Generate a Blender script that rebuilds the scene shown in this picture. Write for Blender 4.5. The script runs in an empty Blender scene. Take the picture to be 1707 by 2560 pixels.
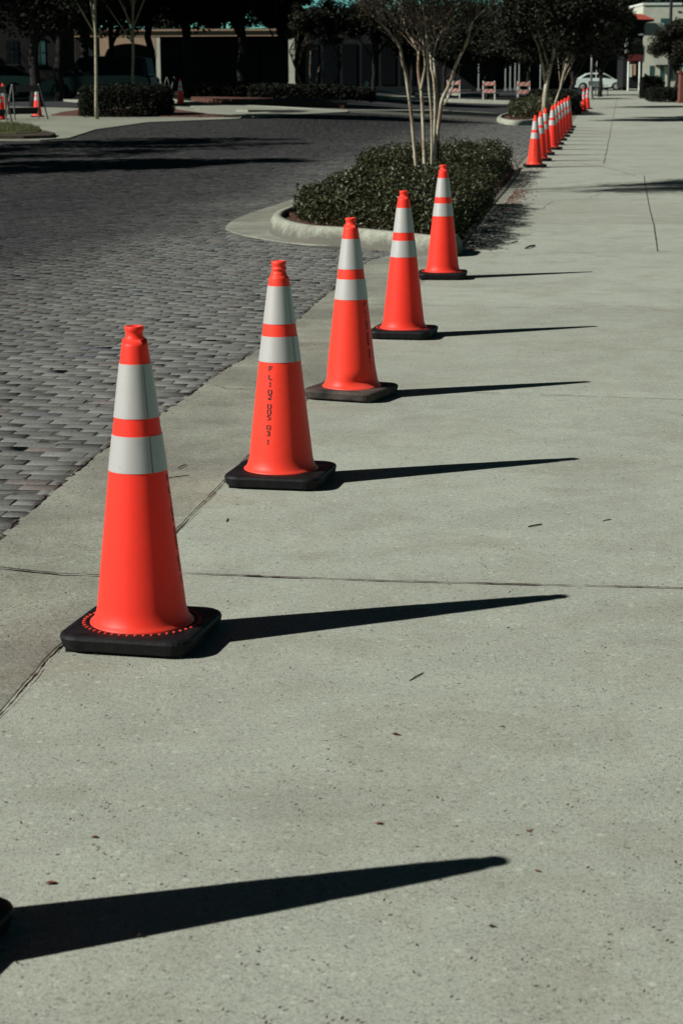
import bpy, math, random
import numpy as np
from mathutils import Vector, Matrix
R = math.radians
rng = np.random.default_rng(7)
random.seed(7)
scene = bpy.context.scene
COL = scene.collection

# ------------------------------------------------------------------ camera
FPX, HC = 4976.0, 1.629
pit, rol = R(12.3), R(-0.29)
F_ = Vector((0, math.cos(pit), -math.sin(pit)))
U_ = Vector((0, math.sin(pit), math.cos(pit)))
X_ = Vector((1, 0, 0))
CR = X_ * math.cos(rol) + U_ * math.sin(rol)
CU = -X_ * math.sin(rol) + U_ * math.cos(rol)
cam = bpy.data.cameras.new("camera")
cam.sensor_fit = 'VERTICAL'
cam.sensor_height = 36.0
cam.lens = FPX / 2560 * 36.0
cam.clip_start = 0.1
cam.clip_end = 3000
cam.dof.use_dof = True
cam.dof.focus_distance = 8.5
cam.dof.aperture_fstop = 9.0
camo = bpy.data.objects.new("camera", cam)
m = Matrix((( CR.x, CU.x, -F_.x, 0), (CR.y, CU.y, -F_.y, 0), (CR.z, CU.z, -F_.z, HC), (0, 0, 0, 1)))
camo.matrix_world = m
COL.objects.link(camo)
scene.camera = camo

# ------------------------------------------------------------------ sky, sun, exposure
SUNV = Vector((-1.384, -0.507, 1.0)).normalized()      # towards the sun
EL = math.asin(SUNV.z)
AZ = math.atan2(SUNV.x, SUNV.y)
world = bpy.data.worlds.new("World")
scene.world = world
world.use_nodes = True
wn = world.node_tree
for n in list(wn.nodes): wn.nodes.remove(n)
wo = wn.nodes.new('ShaderNodeOutputWorld')
wb = wn.nodes.new('ShaderNodeBackground')
sk = wn.nodes.new('ShaderNodeTexSky')
sk.sky_type = 'NISHITA'
sk.sun_disc = False
sk.sun_elevation = EL
sk.sun_rotation = AZ
sk.air_density = 0.55
sk.dust_density = 0.15
sk.ozone_density = 2.0
tint = wn.nodes.new('ShaderNodeMix')
tint.data_type = 'RGBA'; tint.blend_type = 'MULTIPLY'
tint.inputs[0].default_value = 1.0
# clear deep sky: teal towards the horizon, much darker overhead
wtc = wn.nodes.new('ShaderNodeTexCoord'); wsx = wn.nodes.new('ShaderNodeSeparateXYZ'); wr = wn.nodes.new('ShaderNodeValToRGB')
wn.links.new(wtc.outputs['Generated'], wsx.inputs[0]); wn.links.new(wsx.outputs[2], wr.inputs[0])
wr.color_ramp.elements[0].position = 0.02; wr.color_ramp.elements[0].color = (0.58, 1.30, 0.98, 1)
wr.color_ramp.elements[1].position = 0.30; wr.color_ramp.elements[1].color = (0.10, 0.11, 0.10, 1)
wn.links.new(wr.outputs[0], tint.inputs[7])
wn.links.new(sk.outputs[0], tint.inputs[6])
wn.links.new(tint.outputs[2], wb.inputs[0])
wb.inputs[1].default_value = 0.05
wn.links.new(wb.outputs[0], wo.inputs[0])

sun = bpy.data.lights.new("sun", 'SUN')
sun.energy = 5.0
sun.angle = R(0.5)
sun.color = (1.0, 0.975, 0.91)
suno = bpy.data.objects.new("sun", sun)
suno.rotation_euler = (-SUNV).to_track_quat('-Z', 'Y').to_euler()
suno.location = SUNV * 50
COL.objects.link(suno)
scene.view_settings.view_transform = 'Standard'
scene.view_settings.look = 'None'
scene.view_settings.exposure = 0.35
scene.view_settings.gamma = 1.0
scene.render.engine = 'CYCLES'
scene.render.resolution_x = 682
scene.render.resolution_y = 1024

# ------------------------------------------------------------------ terrain and picture-to-place helpers
def sstep(a, b, x):
    t = np.clip((x - a) / (b - a), 0, 1)
    return t * t * (3 - 2 * t)
def g(x, y):
    """height of the ground: nearly level, rising gently away and to the left"""
    x = np.asarray(x, float); y = np.asarray(y, float)
    r = 0.004 * np.maximum(0, np.minimum(y, 160) - 30)
    l = 0.0165 * np.maximum(0, np.minimum(y, 78) - 30) + 0.004 * np.maximum(0, np.minimum(y, 160) - 78)
    w = sstep(-8.5, 2.5, -x)
    return r + (l - r) * w
def G(x, y): return float(g(x, y))
def ray(u, v):
    return F_ * FPX + CR * (u - 853.5) - CU * (v - 1280)
def at(u, v, d):
    """the place seen at full-size picture point (u, v), d metres ahead"""
    k = ray(u, v); t = d / k.y
    return Vector((k.x * t, d, HC + k.z * t))
def xat(u, d): return at(u, 200, d).x
def zat(v, d, u=853): return at(u, v, d).z
def gnd(u, v, dz=0.0):
    k = ray(u, v); lo, hi = 1.0, 700.0
    for _ in range(60):
        d = (lo + hi) / 2; t = d / k.y
        if HC + k.z * t > G(k.x * t, d) + dz: lo = d
        else: hi = d
    t = lo / k.y
    return Vector((k.x * t, lo, HC + k.z * t))
DS = Vector((0.139, 0.990, 0)).normalized()     # along the street
DT = Vector((DS.y, -DS.x, 0))                   # across, to the right

# ------------------------------------------------------------------ mesh helpers
class MB:
    def __init__(s): s.v = []; s.f = []; s.m = []; s.uv = {}
    def add(s, vs, fs, mi=0):
        o = len(s.v); s.v += [tuple(p) for p in vs]
        for f in fs: s.f.append(tuple(i + o for i in f)); s.m.append(mi)
        return o
    def box(s, c, d, rz=0, mi=0, rx=0, ry=0, taper=1.0):
        M = Matrix.Translation(c) @ Matrix.Rotation(rz, 4, 'Z') @ Matrix.Rotation(ry, 4, 'Y') @ Matrix.Rotation(rx, 4, 'X')
        vs = []
        for z in (-1, 1):
            k = taper if z > 0 else 1
            for x, y in ((-1, -1), (1, -1), (1, 1), (-1, 1)):
                vs.append(M @ Vector((x * d[0] / 2 * k, y * d[1] / 2 * k, z * d[2] / 2)))
        s.add(vs, [(3, 2, 1, 0), (4, 5, 6, 7), (0, 1, 5, 4), (1, 2, 6, 5), (2, 3, 7, 6), (3, 0, 4, 7)], mi)
    def tube(s, pts, rad, n=8, mi=0, cap=True):
        pts = [Vector(p) for p in pts]
        if not hasattr(rad, '__len__'): rad = [rad] * len(pts)
        o = len(s.v); up = Vector((0.3, 0.2, 1)).normalized()
        for i, p in enumerate(pts):
            a = pts[max(0, i - 1)]; b = pts[min(len(pts) - 1, i + 1)]
            d = (b - a).normalized()
            x = d.cross(Vector((0, 1, 0.05)) if abs(d.y) < 0.9 else Vector((1, 0, 0))).normalized(); y = d.cross(x)
            for k in range(n):
                t = 2 * math.pi * k / n
                s.v.append(tuple(p + (x * math.cos(t) + y * math.sin(t)) * rad[i]))
        for i in range(len(pts) - 1):
            for k in range(n):
                a = o + i * n + k; b = o + i * n + (k + 1) % n
                s.f.append((a, b, b + n, a + n)); s.m.append(mi)
        if cap:
            s.f.append(tuple(o + k for k in reversed(range(n)))); s.m.append(mi)
            e = o + (len(pts) - 1) * n
            s.f.append(tuple(e + k for k in range(n))); s.m.append(mi)
    def lathe(s, prof, n=32, c=(0, 0, 0), mi=0, a0=0.0, a1=2 * math.pi, cap0=False, cap1=False):
        o = len(s.v); full = abs(a1 - a0 - 2 * math.pi) < 1e-6
        k = n if full else n + 1
        for r, z in prof:
            for j in range(k):
                t = a0 + (a1 - a0) * j / n
                s.v.append((c[0] + r * math.cos(t), c[1] + r * math.sin(t), c[2] + z))
        for i in range(len(prof) - 1):
            for j in range(n):
                a = o + i * k + j; b = o + i * k + (j + 1) % k
                s.f.append((a, b, b + k, a + k)); s.m.append(mi)
        if cap0: s.f.append(tuple(o + j for j in reversed(range(k)))); s.m.append(mi)
        if cap1:
            e = o + (len(prof) - 1) * k
            s.f.append(tuple(e + j for j in range(k))); s.m.append(mi)
    def prism(s, poly, z0, z1, mi=0):
        n = len(poly)
        A = [(p[0], p[1], z0 if not callable(z0) else z0(p[0], p[1])) for p in poly]
        B = [(p[0], p[1], z1 if not callable(z1) else z1(p[0], p[1])) for p in poly]
        s.add(A + B, [tuple(reversed(range(n))), tuple(range(n, 2 * n))] + [(i, (i + 1) % n, n + (i + 1) % n, n + i) for i in range(n)], mi)
    def build(s, name, mats, parent=None, smooth=False, label=None, world_to=None):
        me = bpy.data.meshes.new(name)
        vs = s.v
        if world_to is not None:
            o = Vector(world_to); vs = [(v[0] - o.x, v[1] - o.y, v[2] - o.z) for v in vs]
        me.from_pydata(vs, [], s.f)
        if not isinstance(mats, (list, tuple)): mats = [mats]
        for mm in mats: me.materials.append(mm)
        if len(mats) > 1: me.polygons.foreach_set('material_index', s.m)
        if smooth: me.polygons.foreach_set('use_smooth', [True] * len(s.f))
        me.update()
        ob = bpy.data.objects.new(name, me)
        COL.objects.link(ob)
        if parent: ob.parent = parent
        if label: ob['label'] = label
        return ob
def fast(name, V, Fq, mats, parent=None, mi=None, smooth=False):
    """a mesh from numpy arrays; Fq is (n, k)"""
    me = bpy.data.meshes.new(name)
    n, k = Fq.shape
    me.vertices.add(len(V)); me.vertices.foreach_set('co', np.asarray(V, np.float32).ravel())
    me.loops.add(n * k); me.loops.foreach_set('vertex_index', Fq.astype(np.int32).ravel())
    me.polygons.add(n)
    me.polygons.foreach_set('loop_start', np.arange(0, n * k, k, dtype=np.int32))
    me.polygons.foreach_set('loop_total', np.full(n, k, np.int32))
    if not isinstance(mats, (list, tuple)): mats = [mats]
    for mm in mats: me.materials.append(mm)
    if mi is not None: me.polygons.foreach_set('material_index', mi.astype(np.int32))
    if smooth: me.polygons.foreach_set('use_smooth', np.ones(n, bool))
    me.update(calc_edges=True)
    ob = bpy.data.objects.new(name, me)
    COL.objects.link(ob)
    if parent: ob.parent = parent
    return ob
def tag(o, label, cat, group=None, kind=None):
    o['label'] = label; o['category'] = cat
    if group: o['group'] = group
    if kind: o['kind'] = kind
    return o
def struct(o): o['kind'] = 'structure'; return o
def thing(name, label, cat, loc=(0, 0, 0), rz=0.0, group=None):
    o = bpy.data.objects.new(name, None); COL.objects.link(o)
    o.location = loc; o.rotation_euler = (0, 0, rz); o.empty_display_size = 0.2
    return tag(o, label, cat, group)
def dup(root, loc, rz, label, scale=None, group=None):
    r = root.copy(); COL.objects.link(r); r.location = loc; r.rotation_euler = (0, 0, rz); r['label'] = label
    if group: r['group'] = group
    if scale: r.scale = scale
    for ch in list(root.children):
        c = ch.copy(); COL.objects.link(c); c.parent = r
        for gch in list(ch.children):
            d = gch.copy(); COL.objects.link(d); d.parent = c
    return r

# ------------------------------------------------------------------ materials
def mat(name, col=(0.5, 0.5, 0.5), rough=0.8, metal=0.0, spec=0.3, emit=None):
    mm = bpy.data.materials.new(name); mm.use_nodes = True
    b = mm.node_tree.nodes['Principled BSDF']
    b.inputs['Base Color'].default_value = (*col, 1)
    b.inputs['Roughness'].default_value = rough
    b.inputs['Metallic'].default_value = metal
    b.inputs['Specular IOR Level'].default_value = spec
    return mm, mm.node_tree, b
def N(nt, t, **kw):
    n = nt.nodes.new(t)
    for k, v in kw.items(): setattr(n, k, v)
    return n
def coords(nt, kind='Object'):
    if kind == 'World':
        return N(nt, 'ShaderNodeNewGeometry').outputs['Position']
    return N(nt, 'ShaderNodeTexCoord').outputs[kind]
def noise(nt, vec, scale, detail=3, rough=0.55, dist=0.0):
    n = N(nt, 'ShaderNodeTexNoise'); n.inputs['Scale'].default_value = scale
    n.inputs['Detail'].default_value = detail; n.inputs['Roughness'].default_value = rough
    n.inputs['Distortion'].default_value = dist
    if vec is not None: nt.links.new(vec, n.inputs['Vector'])
    return n.outputs['Fac']
def ramp(nt, fac, stops):
    r = N(nt, 'ShaderNodeValToRGB')
    e = r.color_ramp.elements
    while len(e) > 1: e.remove(e[-1])
    e[0].position = stops[0][0]; e[0].color = (*stops[0][1], 1) if hasattr(stops[0][1], '__len__') else (stops[0][1],) * 3 + (1,)
    for p, c in stops[1:]:
        q = e.new(p); q.color = (*c, 1) if hasattr(c, '__len__') else (c, c, c, 1)
    nt.links.new(fac, r.inputs[0]); return r.outputs[0]
def mix(nt, fac, a, b, mode='MIX'):
    n = N(nt, 'ShaderNodeMix', data_type='RGBA', blend_type=mode)
    for s, x in ((0, fac), (6, a), (7, b)):
        if hasattr(x, 'is_linked') or hasattr(x, 'links'): nt.links.new(x, n.inputs[s])
        elif s == 0: n.inputs[0].default_value = x
        else: n.inputs[s].default_value = (*x, 1)
    return n.outputs[2]
def math_(nt, op, a, b=None, c=None):
    n = N(nt, 'ShaderNodeMath', operation=op)
    for i, x in enumerate((a, b, c)):
        if x is None: continue
        if isinstance(x, (int, float)): n.inputs[i].default_value = x
        else: nt.links.new(x, n.inputs[i])
    return n.outputs[0]
def bump(nt, b, h, dist=0.002, strength=1.0):
    n = N(nt, 'ShaderNodeBump'); n.inputs['Distance'].default_value = dist; n.inputs['Strength'].default_value = strength
    nt.links.new(h, n.inputs['Height']); nt.links.new(n.outputs[0], b.inputs['Normal'])
def setc(nt, b, c): nt.links.new(c, b.inputs['Base Color'])
def nmat(name, c1, c2, scale=8, rough=0.85, detail=4, spec=0.25, bmp=0.0, bscale=None, kind='World'):
    mm, nt, b = mat(name, c1, rough, spec=spec)
    v = coords(nt, kind)
    f = noise(nt, v, scale, detail, 0.6)
    setc(nt, b, ramp(nt, f, [(0.32, c1), (0.68, c2)]))
    if bmp: bump(nt, b, noise(nt, v, bscale or scale * 3, 4), bmp)
    return mm

def concrete_mat(name, base, stain=0.16, fine=1.0):
    mm, nt, b = mat(name, base, 0.88, spec=0.2)
    v = coords(nt, 'World')
    big = noise(nt, v, 0.55, 5, 0.6, 0.6)
    mid = noise(nt, v, 4.5, 5, 0.65)
    fin = noise(nt, v, 210, 3, 0.7)
    grit = noise(nt, v, 90, 2, 0.8)
    bc = Vector(base)
    c = ramp(nt, big, [(0.25, tuple(bc * (1 - stain))), (0.5, tuple(bc)), (0.75, tuple(bc * (1 + stain * 0.45)))])
    c = mix(nt, 1.0, c, ramp(nt, mid, [(0.3, 0.90), (0.7, 1.06)]), 'MULTIPLY')
    c = mix(nt, 1.0, c, ramp(nt, fin, [(0.3, 1 - 0.40 * fine), (0.5, 1.0), (0.72, 1 + 0.32 * fine)]), 'MULTIPLY')
    c = mix(nt, 1.0, c, ramp(nt, grit, [(0.32, 0.55), (0.44, 0.98), (0.60, 1.02), (0.74, 1.26)]), 'MULTIPLY')
    coarse = noise(nt, v, 38, 2, 0.75)
    c = mix(nt, 1.0, c, ramp(nt, coarse, [(0.28, 0.70), (0.40, 0.97), (0.62, 1.03), (0.74, 1.25)]), 'MULTIPLY')
    # pale exposed aggregate and dark pinholes
    vo = N(nt, 'ShaderNodeTexVoronoi'); vo.inputs['Scale'].default_value = 46; nt.links.new(v, vo.inputs['Vector'])
    sep = N(nt, 'ShaderNodeSeparateColor'); nt.links.new(vo.outputs['Color'], sep.inputs[0])
    size = math_(nt, 'MULTIPLY', math_(nt, 'MULTIPLY', sep.outputs[0], sep.outputs[2]), 0.42)
    spot = math_(nt, 'LESS_THAN', vo.outputs['Distance'], size)
    keep = math_(nt, 'GREATER_THAN', sep.outputs[1], 0.60)
    c = mix(nt, math_(nt, 'MULTIPLY', math_(nt, 'MULTIPLY', spot, keep), 0.55), c, tuple(bc * 1.45))
    vo2 = N(nt, 'ShaderNodeTexVoronoi'); vo2.inputs['Scale'].default_value = 31; nt.links.new(v, vo2.inputs['Vector'])
    sp2 = N(nt, 'ShaderNodeSeparateColor'); nt.links.new(vo2.outputs['Color'], sp2.inputs[0])
    hole = math_(nt, 'LESS_THAN', vo2.outputs['Distance'], math_(nt, 'MULTIPLY', sp2.outputs[0], 0.16))
    patch = math_(nt, 'GREATER_THAN', math_(nt, 'ADD', sp2.outputs[1], math_(nt, 'MULTIPLY', mid, 0.8)), 0.98)
    c = mix(nt, math_(nt, 'MULTIPLY', math_(nt, 'MULTIPLY', hole, patch), 0.85), c, (0.035, 0.033, 0.03))
    sl = N(nt, 'ShaderNodeSeparateXYZ'); nt.links.new(v, sl.inputs[0])
    al = math_(nt, 'ADD', math_(nt, 'MULTIPLY', sl.outputs[1], 0.99), math_(nt, 'MULTIPLY', sl.outputs[0], 0.14))
    slab = math_(nt, 'FLOOR', math_(nt, 'MULTIPLY', math_(nt, 'SUBTRACT', al, 6.43), 0.244))
    wn_ = N(nt, 'ShaderNodeTexWhiteNoise', noise_dimensions='1D'); nt.links.new(slab, wn_.inputs['W'])
    c = mix(nt, 1.0, c, ramp(nt, wn_.outputs[0], [(0.0, (0.95, 0.94, 0.93)), (1.0, (1.04, 1.05, 1.05))]), 'MULTIPLY')
    st2 = noise(nt, v, 1.7, 6, 0.7, 1.2)
    c = mix(nt, ramp(nt, st2, [(0.48, 0.0), (0.72, 0.75)]), c, mix(nt, 1.0, c, (0.80, 0.735, 0.69), 'MULTIPLY'))
    setc(nt, b, c)
    h = math_(nt, 'ADD', math_(nt, 'MULTIPLY', fin, 0.5), math_(nt, 'MULTIPLY', grit, 0.5))
    bump(nt, b, h, 0.0028, 0.8)
    return mm, nt, b, c
CONC = (0.345, 0.372, 0.316)
M_conc, _, _, _ = concrete_mat("concrete", CONC)
M_apron, ant, ab, ac = concrete_mat("gutter concrete", (0.310, 0.326, 0.268), 0.20, 1.3)
# grime collected in the gutter next to the bricks
v = coords(ant, 'World')
gr = noise(ant, v, 1.1, 4, 0.6, 0.5)
ac2 = mix(ant, ramp(ant, gr, [(0.36, 0.0), (0.60, 1.0)]), ac, mix(ant, 1.0, ac, (0.66, 0.64, 0.66), 'MULTIPLY'))
setc(ant, ab, ac2)
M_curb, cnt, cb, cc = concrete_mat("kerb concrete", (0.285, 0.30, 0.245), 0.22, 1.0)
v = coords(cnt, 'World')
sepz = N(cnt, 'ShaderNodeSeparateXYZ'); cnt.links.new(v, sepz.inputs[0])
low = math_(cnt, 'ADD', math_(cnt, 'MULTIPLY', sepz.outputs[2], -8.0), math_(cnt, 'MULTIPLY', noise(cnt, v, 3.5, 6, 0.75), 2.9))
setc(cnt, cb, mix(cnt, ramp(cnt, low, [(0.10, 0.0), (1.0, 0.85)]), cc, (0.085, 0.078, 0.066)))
M_joint = nmat("joint dirt", (0.020, 0.017, 0.015), (0.12, 0.085, 0.070), 28, 1.0)
M_asph = nmat("asphalt", (0.020, 0.020, 0.023), (0.036, 0.036, 0.041), 3, 0.9, bmp=0.004, bscale=60)
M_sand = nmat("joint sand", (0.018, 0.017, 0.016), (0.13, 0.13, 0.11), 26, 1.0, bmp=0.004, bscale=150)
M_mulch = nmat("mulch", (0.03, 0.013, 0.010), (0.15, 0.068, 0.048), 14, 1.0, bmp=0.02, bscale=40)
M_kerbshade = nmat("kerb_shade", (0.02, 0.016, 0.012), (0.06, 0.045, 0.03), 10, 1.0, bmp=0.02)

def brick_mat():
    mm, nt, b = mat("street brick", (0.13, 0.13, 0.12), 0.86, spec=0.22)
    v = coords(nt, 'World')
    at_ = N(nt, 'ShaderNodeAttribute', attribute_name='tone')
    tone = at_.outputs['Color']
    st = noise(nt, v, 60, 4, 0.7)
    md = noise(nt, v, 7, 4, 0.6)
    c = mix(nt, 1.0, tone, ramp(nt, st, [(0.28, 0.60), (0.5, 1.0), (0.75, 1.32)]), 'MULTIPLY')
    c = mix(nt, 1.0, c, ramp(nt, md, [(0.3, 0.82), (0.7, 1.12)]), 'MULTIPLY')
    # dust and cement film worn over the bricks near the gutter, darker tone farther in
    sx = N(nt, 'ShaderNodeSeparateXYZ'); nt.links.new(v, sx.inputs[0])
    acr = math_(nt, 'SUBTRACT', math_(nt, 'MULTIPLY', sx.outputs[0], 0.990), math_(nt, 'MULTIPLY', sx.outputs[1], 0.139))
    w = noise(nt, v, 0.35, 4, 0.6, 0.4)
    acr_warp = math_(nt, 'ADD', acr, math_(nt, 'MULTIPLY', math_(nt, 'SUBTRACT', w, 0.5), 2.6))
    c = mix(nt, 1.0, c, ramp(nt, math_(nt, 'MULTIPLY_ADD', acr_warp, 0.125, 1.0), [(0.05, (0.19, 0.185, 0.21)), (0.27, (0.30, 0.295, 0.325)), (0.47, (0.85, 0.85, 0.85)), (0.60, 1.05), (0.76, 1.08), (0.84, 0.80)]), 'MULTIPLY')
    setc(nt, b, c)
    bump(nt, b, math_(nt, 'ADD', st, math_(nt, 'MULTIPLY', noise(nt, v, 220, 2), 0.6)), 0.0035, 1.0)
    return mm
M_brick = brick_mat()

def orange_mat(name, col, seed, thru=0.17):
    mm = bpy.data.materials.new(name); mm.use_nodes = True; nt = mm.node_tree
    b = nt.nodes['Principled BSDF']; out = nt.nodes['Material Output']
    v = coords(nt, 'Object')
    f = noise(nt, v, 5 + seed, 5, 0.65, 0.3)
    c = mix(nt, 1.0, col, ramp(nt, f, [(0.3, (0.90, 0.86, 0.86)), (0.7, (1.0, 1.0, 1.0))]), 'MULTIPLY')
    # road dirt on the skirt of the cone
    sz = N(nt, 'ShaderNodeSeparateXYZ'); nt.links.new(v, sz.inputs[0])
    low = math_(nt, 'ADD', math_(nt, 'MULTIPLY', sz.outputs[2], -6.0), math_(nt, 'MULTIPLY', noise(nt, v, 30, 5, 0.7), 1.6))
    c = mix(nt, ramp(nt, low, [(0.30, 0.0), (1.0, 0.5)]), c, (0.40, 0.11, 0.07))
    scr = noise(nt, v, 160, 2, 0.5)
    c = mix(nt, ramp(nt, scr, [(0.66, 0.0), (0.76, 0.5)]), c, (0.35, 0.06, 0.04))
    setc(nt, b, c)
    b.inputs['Roughness'].default_value = 0.5
    b.inputs['Specular IOR Level'].default_value = 0.28
    b.inputs['Sheen Weight'].default_value = 0.16; b.inputs['Sheen Roughness'].default_value = 0.6; b.inputs['Sheen Tint'].default_value = (1.0, 0.75, 0.62, 1)
    bump(nt, b, noise(nt, v, 25, 3), 0.0008, 0.5)
    tr = N(nt, 'ShaderNodeBsdfTranslucent'); tr.inputs[0].default_value = (1.0, 0.004, 0.006, 1)
    mx = N(nt, 'ShaderNodeMixShader'); mx.inputs[0].default_value = thru
    nt.links.new(b.outputs[0], mx.inputs[1]); nt.links.new(tr.outputs[0], mx.inputs[2]); nt.links.new(mx.outputs[0], out.inputs[0])
    return mm
M_or = orange_mat("cone orange", (0.97, 0.034, 0.016), 0, 0.17)
M_or2 = orange_mat("cone orange sunworn", (0.92, 0.038, 0.016), 2, 0.09)
def band_mat():
    mm, nt, b = mat("reflective sheeting", (0.6, 0.6, 0.56), 0.42, metal=0.15, spec=0.4)
    v = coords(nt, 'Object')
    sx = N(nt, 'ShaderNodeSeparateXYZ'); nt.links.new(v, sx.inputs[0])
    ang = math_(nt, 'ARCTAN2', sx.outputs[1], sx.outputs[0])
    U = math_(nt, 'MULTIPLY', ang, 0.075); Vv = sx.outputs[2]
    k = 2 * math.pi / 0.0058
    def wave(a, c_):
        return math_(nt, 'COSINE', math_(nt, 'MULTIPLY', math_(nt, 'ADD', math_(nt, 'MULTIPLY', U, a), math_(nt, 'MULTIPLY', Vv, c_)), k))
    s = math_(nt, 'ADD', math_(nt, 'ADD', wave(1, 0), wave(-0.5, 0.866)), wave(-0.5, -0.866))
    hexa = ramp(nt, math_(nt, 'MULTIPLY_ADD', s, 0.222, 0.333), [(0.04, (0.33, 0.31, 0.315)), (0.28, (0.455, 0.45, 0.44))])
    dirt = noise(nt, v, 18, 5, 0.7)
    c = mix(nt, ramp(nt, dirt, [(0.35, 0.4), (0.7, 0.0)]), hexa, (0.40, 0.38, 0.35))
    spk = noise(nt, v, 90, 2, 0.5)
    c = mix(nt, ramp(nt, spk, [(0.70, 0.0), (0.76, 0.6)]), c, (0.22, 0.17, 0.17))
    setc(nt, b, c)
    bump(nt, b, s, 0.0002, 0.3)
    return mm
M_band = band_mat()
M_rub = nmat("black rubber", (0.003, 0.003, 0.004), (0.011, 0.011, 0.012), 22, 0.6, spec=0.18, bmp=0.0015, bscale=120, kind='Object')
M_rubd = nmat("dusty rubber", (0.012, 0.012, 0.012), (0.085, 0.066, 0.056), 9, 0.8, spec=0.25, bmp=0.0015, bscale=120, kind='Object')
M_ink = mat("stencil ink", (0.012, 0.010, 0.012), 0.7)[0]

def leaf_mat(name, c1, c2, gloss=0.45, trans=0.25, scale=18, spec=0.4):
    mm = bpy.data.materials.new(name); mm.use_nodes = True; nt = mm.node_tree
    b = nt.nodes['Principled BSDF']; out = nt.nodes['Material Output']
    v = coords(nt, 'World')
    f = noise(nt, v, scale, 2, 0.6)
    c = ramp(nt, f, [(0.35, c1), (0.65, c2)])
    setc(nt, b, c); b.inputs['Roughness'].default_value = gloss; b.inputs['Specular IOR Level'].default_value = spec
    tr = N(nt, 'ShaderNodeBsdfTranslucent'); nt.links.new(c, tr.inputs[0])
    mx = N(nt, 'ShaderNodeMixShader'); mx.inputs[0].default_value = trans
    nt.links.new(b.outputs[0], mx.inputs[1]); nt.links.new(tr.outputs[0], mx.inputs[2]); nt.links.new(mx.outputs[0], out.inputs[0])
    return mm
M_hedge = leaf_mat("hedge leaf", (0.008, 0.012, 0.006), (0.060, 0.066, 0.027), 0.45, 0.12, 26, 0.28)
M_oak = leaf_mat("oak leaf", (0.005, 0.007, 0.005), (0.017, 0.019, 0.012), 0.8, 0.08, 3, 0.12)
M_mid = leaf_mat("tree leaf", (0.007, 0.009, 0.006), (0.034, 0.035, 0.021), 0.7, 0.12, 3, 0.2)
M_grass = leaf_mat("grass blade", (0.05, 0.06, 0.018), (0.12, 0.13, 0.05), 0.7, 0.2, 6)
M_bark = nmat("dark bark", (0.006, 0.006, 0.006), (0.022, 0.019, 0.017), 12, 0.95, bmp=0.01)
def crape_mat():
    mm, nt, b = mat("crape myrtle bark", (0.4, 0.33, 0.25), 0.75, spec=0.25)
    v = coords(nt, 'World')
    mp = N(nt, 'ShaderNodeMapping'); mp.inputs['Scale'].default_value = (1, 1, 0.22); nt.links.new(v, mp.inputs[0])
    f = noise(nt, mp.outputs[0], 11, 5, 0.65, 0.5)
    c = ramp(nt, f, [(0.32, (0.10, 0.045, 0.03)), (0.42, (0.24, 0.17, 0.115)), (0.52, (0.30, 0.27, 0.20)), (0.66, (0.42, 0.41, 0.32))])
    k = noise(nt, v, 24, 3, 0.6)
    c = mix(nt, ramp(nt, k, [(0.60, 0.0), (0.66, 0.85)]), c, (0.045, 0.03, 0.025))
    setc(nt, b, c); bump(nt, b, f, 0.004)
    return mm
M_crape = crape_mat()
M_twig = nmat("twig bark", (0.008, 0.006, 0.005), (0.17, 0.13, 0.095), 7, 0.85)

# ------------------------------------------------------------------ ground, street, sidewalk
def sheet(name, xs, ys, zf, mtl):
    X, Y = np.meshgrid(xs, ys)
    Z = g(X, Y) + zf
    V = np.stack([X.ravel(), Y.ravel(), Z.ravel()], 1)
    nx, ny = len(xs), len(ys)
    i = (np.arange(ny - 1)[:, None] * nx + np.arange(nx - 1)[None, :]).ravel()
    return struct(fast(name, V, np.stack([i, i + 1, i + nx + 1, i + nx], 1), mtl, smooth=True))
xs = np.concatenate([np.linspace(-900, -60, 8), np.linspace(-50, 50, 101), np.linspace(60, 900, 8)])
ys = np.concatenate([np.linspace(-120, -10, 5), np.linspace(-6, 170, 140), np.linspace(180, 1500, 12)])
sheet("ground", xs, ys, -0.07, M_asph)

def edge_pts(P, step=0.25):
    """densify a polyline"""
    out = []
    for a, b in zip(P[:-1], P[1:]):
        n = max(1, int(math.dist(a, b) / step))
        for i in range(n): out.append((a[0] + (b[0] - a[0]) * i / n, a[1] + (b[1] - a[1]) * i / n))
    out.append(P[-1]); return out
def xline(P):
    P = sorted(P, key=lambda p: p[1]); ya = [p[1] for p in P]; xa = [p[0] for p in P]
    return lambda y: np.interp(y, ya, xa)
# where bricks end and the gutter slab begins; the long joint between gutter slab and sidewalk; the right side of the sidewalk
brick_edge = xline([(-3.6, -8), (-2.2, 0), (-1.5, 5), (-1.24, 7.02), (-1.08, 8.73), (-0.87, 9.86), (-0.71, 11.04), (-0.49, 12.23), (-0.34, 13.32), (-0.12, 15.22), (0.28, 18.3),
                    (0.55, 19.0), (1.3, 24.0), (2.4, 32.0), (3.15, 35.8), (4.1, 43), (6.0, 57.5), (7.0, 64.0), (13.0, 110), (25, 200)])
long_joint = xline([(-2.0, -6), (-1.25, 2.4), (-0.90, 5.02), (-0.84, 5.61), (-0.61, 7.17), (-0.48, 8.13), (0.1, 12.2), (0.62, 15.9), (1.17, 19.4),
                    (1.9, 24.7), (2.6, 30.0), (3.35, 35.4), (4.4, 43), (6.4, 57.5), (7.3, 64.0), (13.3, 110), (25.3, 200)])
right_edge = lambda y: 0.139 * y + 4.3
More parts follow.
